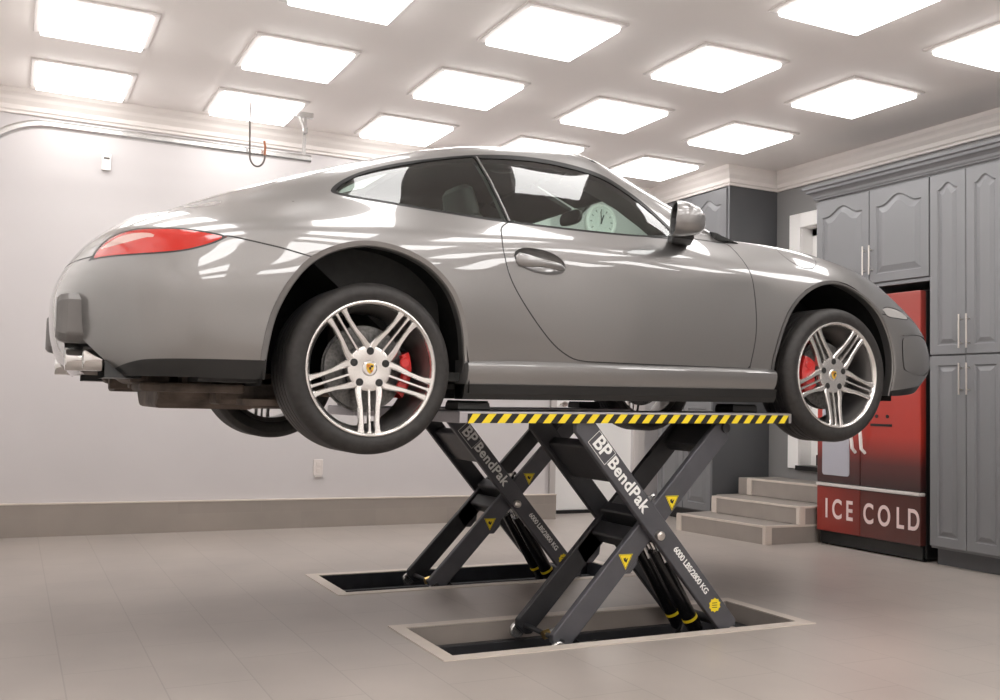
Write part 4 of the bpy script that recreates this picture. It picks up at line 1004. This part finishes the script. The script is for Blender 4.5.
    for da_ in (-.3, .3):
        c4 = MB(); c4.T = T; c4.lathe([(.001, .048), (.016, .048), (.020, .052), (.020, .06)], 20, 'y', (.15 * math.cos(ac + da_), 0, .15 * math.sin(ac + da_)))
        c4.build('caliper_piston', M['red'], ro, True)
    return ro
for near in (True, False):
    wheel(-.004, .122, .921, near, False, .285)
    wheel(2.373, .178, .900, near, True, .235)

# ---- door handles
for i, s in enumerate((1, -1)):
    dn = doors[i]
    def hp(x, z, out): return (x - .028, -(.8815 + out) * s, .586 + (z - .586) * 1.25 + .004)
    # the hollow behind the grip, sunk into the door skin
    bw = MB(); hc = Vector((.717, 0, .592))
    for e in bowl_edges:
        a, b = e; n4 = ((1.0, .0), (.97, .004), (.90, .016), (.72, .027), (.35, .030), (.0, .030))
        for (k0, d0), (k1, d1) in zip(n4, n4[1:]):
            q = []
            for p_, kk, dd_ in ((a, k0, d0), (b, k0, d0), (b, k1, d1), (a, k1, d1)):
                q.append(bw.vt((hc.x + (p_.x - hc.x) * kk, (p_.y + dd_) * s, hc.z + (p_.z - hc.z) * kk)))
            bw.f.append(tuple(q))
    o_ = bw.build('handle_hollow', M['paint'], dn, True)
    bmm = bmesh.new(); bmm.from_mesh(o_.data); bmesh.ops.remove_doubles(bmm, verts=bmm.verts, dist=.0004); bmesh.ops.recalc_face_normals(bmm, faces=bmm.faces); bmm.to_mesh(o_.data); bmm.free()
    MB().loops([[(.717 + (x - .717) * k, -(.8865 + (z - .592) * -.06 + o__) * s, .592 + (z - .592) * k) for x, z in rim_h] for k, o__ in ((1.05, -.004), (1.045, .0005), (1.005, .0008), (1.0, -.003))], False, False).build('hollow_rim', M['pillargrey'], dn, True)
    g = MB()
    L = []
    for x, zc, hz, o0, o1 in ((.632, .590, .010, .004, .014), (.645, .588, .022, .004, .026), (.68, .584, .022, .004, .034), (.74, .581, .0145, .012, .040), (.80, .577, .0135, .012, .036), (.84, .573, .013, .004, .026), (.862, .570, .006, .004, .012)):
        L.append([hp(x, zc + hz * math.sin(t), (o0 + o1) / 2 + (o1 - o0) / 2 * math.cos(t)) for t in np.linspace(0, 2 * PI, 16, endpoint=False)])
    g.loops(L).build('handle', M['paint'], dn, True)
    # mirror: housing built along its own axes, then turned towards the driver
    MT = Matrix.Translation((1.345, -.955 * s, .825)) @ Matrix.Rotation(-math.radians(27) * s, 4, 'Z') @ Matrix.Rotation(math.radians(4), 4, 'Y')
    ths = np.linspace(0, 2 * PI, 32, endpoint=False)
    def mo(d, ku_, kz, du=0., dz=0.):
        return [(d, -(du + .098 * ku_ * math.copysign(abs(math.cos(a)) ** .7, math.cos(a))) * s, dz + .074 * kz * math.copysign(abs(math.sin(a)) ** .7, math.sin(a))) for a in ths]
    mrr = MB(); mrr.T = MT
    mrr.loops([mo(.0, .93, .93), mo(-.004, 1, 1), mo(.012, 1.03, 1.02), (mo(.04, 1.03, .98)), mo(.07, .98, .90, -.004), mo(.10, .88, .76, -.008, -.004), mo(.122, .70, .56, -.012, -.008), mo(.133, .42, .32, -.014, -.010), mo(.136, .1, .08, -.014, -.010)], False, True)
    mi = mrr.build('wing_mirror', M['paint'], CAR, True)
    g_ = MB(); g_.T = MT; g_.loops([mo(.0, .935, .935), mo(.014, .90, .90), mo(.014, .1, .1)], False, True).build('mirror_well', M['black'], mi)
    g_ = MB(); g_.T = MT; g_.loops([mo(.013, .87, .87), mo(.010, .86, .86), mo(.010, .1, .1)], False, True).build('mirror_glass', M['mirrorglass'], mi)
    ar = MB()
    ar.loops([[(x + dx, -y * s, z) for dx, z in ((-.05, z0), (.055, z0), (.06, z0 + .012), (.045, z0 + hh), (-.035, z0 + hh), (-.055, z0 + .012))] for x, y, z0, hh in ((1.47, .79, .742, .05), (1.45, .86, .735, .038), (1.42, .91, .738, .034), (1.40, .95, .745, .03))])
    ar.build('mirror_arm', M['black'], mi, bevel=.004)
    # black sail panel in front of the side window
    MB().loops([[(x, -(y + o_) * s, z) for x, y, z in ((1.41, .783, .868), (1.50, .800, .790), (1.62, .790, .790), (1.56, .765, .835), (1.46, .745, .885))] for o_ in (-.012, .006)]).build('sail_panel', M['black'], CAR) if 0 else None

# ---- cabin
for s in (1, -1):
    pl_ = [(1.05, .56, 1.115), (1.17, .595, 1.085), (1.30, .655, 1.005), (1.40, .700, .925), (1.47, .735, .86), (1.56, .755, .80), (1.66, .76, .77)]
    MB().loops([[(x + a, -(y + b) * s, z + c) for a, b, c in ((.01, -.012, .01), (.0, -.02, -.015), (-.03, -.06, -.085), (.0, -.10, -.06), (.05, -.09, .0))] for x, y, z in pl_]).build('pillar_trim', M['fabric'], CAR, True)
for s, nm in ((1, 'near'), (-1, 'far')):
    y0 = -.36 * s
    def cs(x, hw, z0, z1, r=.3):
        return [(x, y0 + hw * math.copysign(abs(math.cos(a)) ** r, math.cos(a)), (z0 + z1) / 2 + (z1 - z0) / 2 * math.copysign(abs(math.sin(a)) ** r, math.sin(a))) for a in np.linspace(0, 2 * PI, 24, endpoint=False)]
    st_ = MB().loops([cs(.72, .20, .20, .32), cs(.78, .24, .18, .36), cs(1.05, .25, .18, .36), cs(1.22, .23, .20, .37), cs(1.26, .2, .22, .34)]).build('seat', M['leather'], CAR, True)
    L = []
    for t, hw, th2 in ((0, .22, .07), (.1, .25, .08), (.5, .25, .075), (.72, .20, .06), (.80, .13, .05), (.86, .13, .055), (.97, .12, .05), (1.0, .09, .03)):
        cx_, cz_ = .76 - .20 * t, .30 + .68 * t
        L.append([(cx_ + th2 * math.sin(a) * .9, y0 + hw * math.copysign(abs(math.cos(a)) ** .5, math.cos(a)), cz_ + .25 * th2 * math.sin(a)) for a in np.linspace(0, 2 * PI, 24, endpoint=False)])
    MB().loops(L).build('seat_back', M['leather'], st_, True)
for s in (1, -1): MB().loops([[(x, y * s, z) for x, z in ((1.16, 1.150), (1.40, 1.045), (1.41, 1.03), (1.38, 1.03), (1.15, 1.125))] for y in (.03, .56)]).build('sun_visor', M['fabric'], CAR, bevel=.006)
MB().loops([[(x, y, z) for x, z in ((1.50, .50), (1.47, .66), (1.52, .735), (1.64, .765), (1.93, .775), (1.95, .5))] for y in (-.76, .76)]).build('dashboard', M['fabric'], CAR, bevel=.02)
MB().loops([[(x, y, z) for x, z in ((-.30, .62), (-.28, .76), (.05, .78), (.30, .70), (.32, .55), (.36, .20), (.2, .2))] for y in (-.72, .72)]).build('rear_shelf', M['fabric'], CAR)
MB().box(.32, 1.6, -.10, .10, .12, .36).box(.3, 1.9, -.83, .83, .085, .12).build('cabin_floor', M['fabric'], CAR)
sw = MB(); sw.T = Matrix.Translation((1.40, .36, .66)) @ Matrix.Rotation(math.radians(-20), 4, 'Y')
sw.lathe([(.175 + .014 * math.cos(a), .014 * math.sin(a)) for a in np.linspace(0, 2 * PI, 10)], 40, 'x'); sw.box(-.012, .012, -.17, .17, -.02, .02); sw.box(-.02, .03, -.05, .05, -.06, .05); sw.tube([(0, 0, 0), (.2, 0, -.03)], .03, 12)
sw.build('steering_wheel', M['leather'], CAR, True)
rv = MB().loops([[(1.38 + dx, .105 * k * math.copysign(abs(math.cos(a)) ** .6, math.cos(a)), .985 + .038 * k * math.copysign(abs(math.sin(a)) ** .7, math.sin(a))) for a in np.linspace(0, 2 * PI, 24, endpoint=False)] for dx, k in ((-.012, .9), (-.008, 1), (.01, .95), (.02, .6))]).build('rear_view_mirror', M['black'], CAR, True)
MB().tube([(1.395, 0, .99), (1.44, 0, 1.03), (1.47, 0, 1.075)], [.02, .018, .03], 10).build('mirror_stem', M['black'], rv, True)
bm.free()

# ------------------------------------------------------------------ world and view
w = bpy.data.worlds.new('world'); S.world = w; w.use_nodes = True
w.node_tree.nodes['Background'].inputs[0].default_value = (.5, .5, .5, 1); w.node_tree.nodes['Background'].inputs[1].default_value = .2
S.view_settings.view_transform = 'Standard'; S.view_settings.look = 'None'; S.view_settings.gamma = 1; S.view_settings.exposure = 0.28
S.view_settings.use_curve_mapping = False
S.cycles.use_denoising = True
S.cycles.max_bounces = 10; S.cycles.diffuse_bounces = 5; S.cycles.glossy_bounces = 5; S.cycles.transparent_max_bounces = 12
S.cycles.sample_clamp_indirect = 8
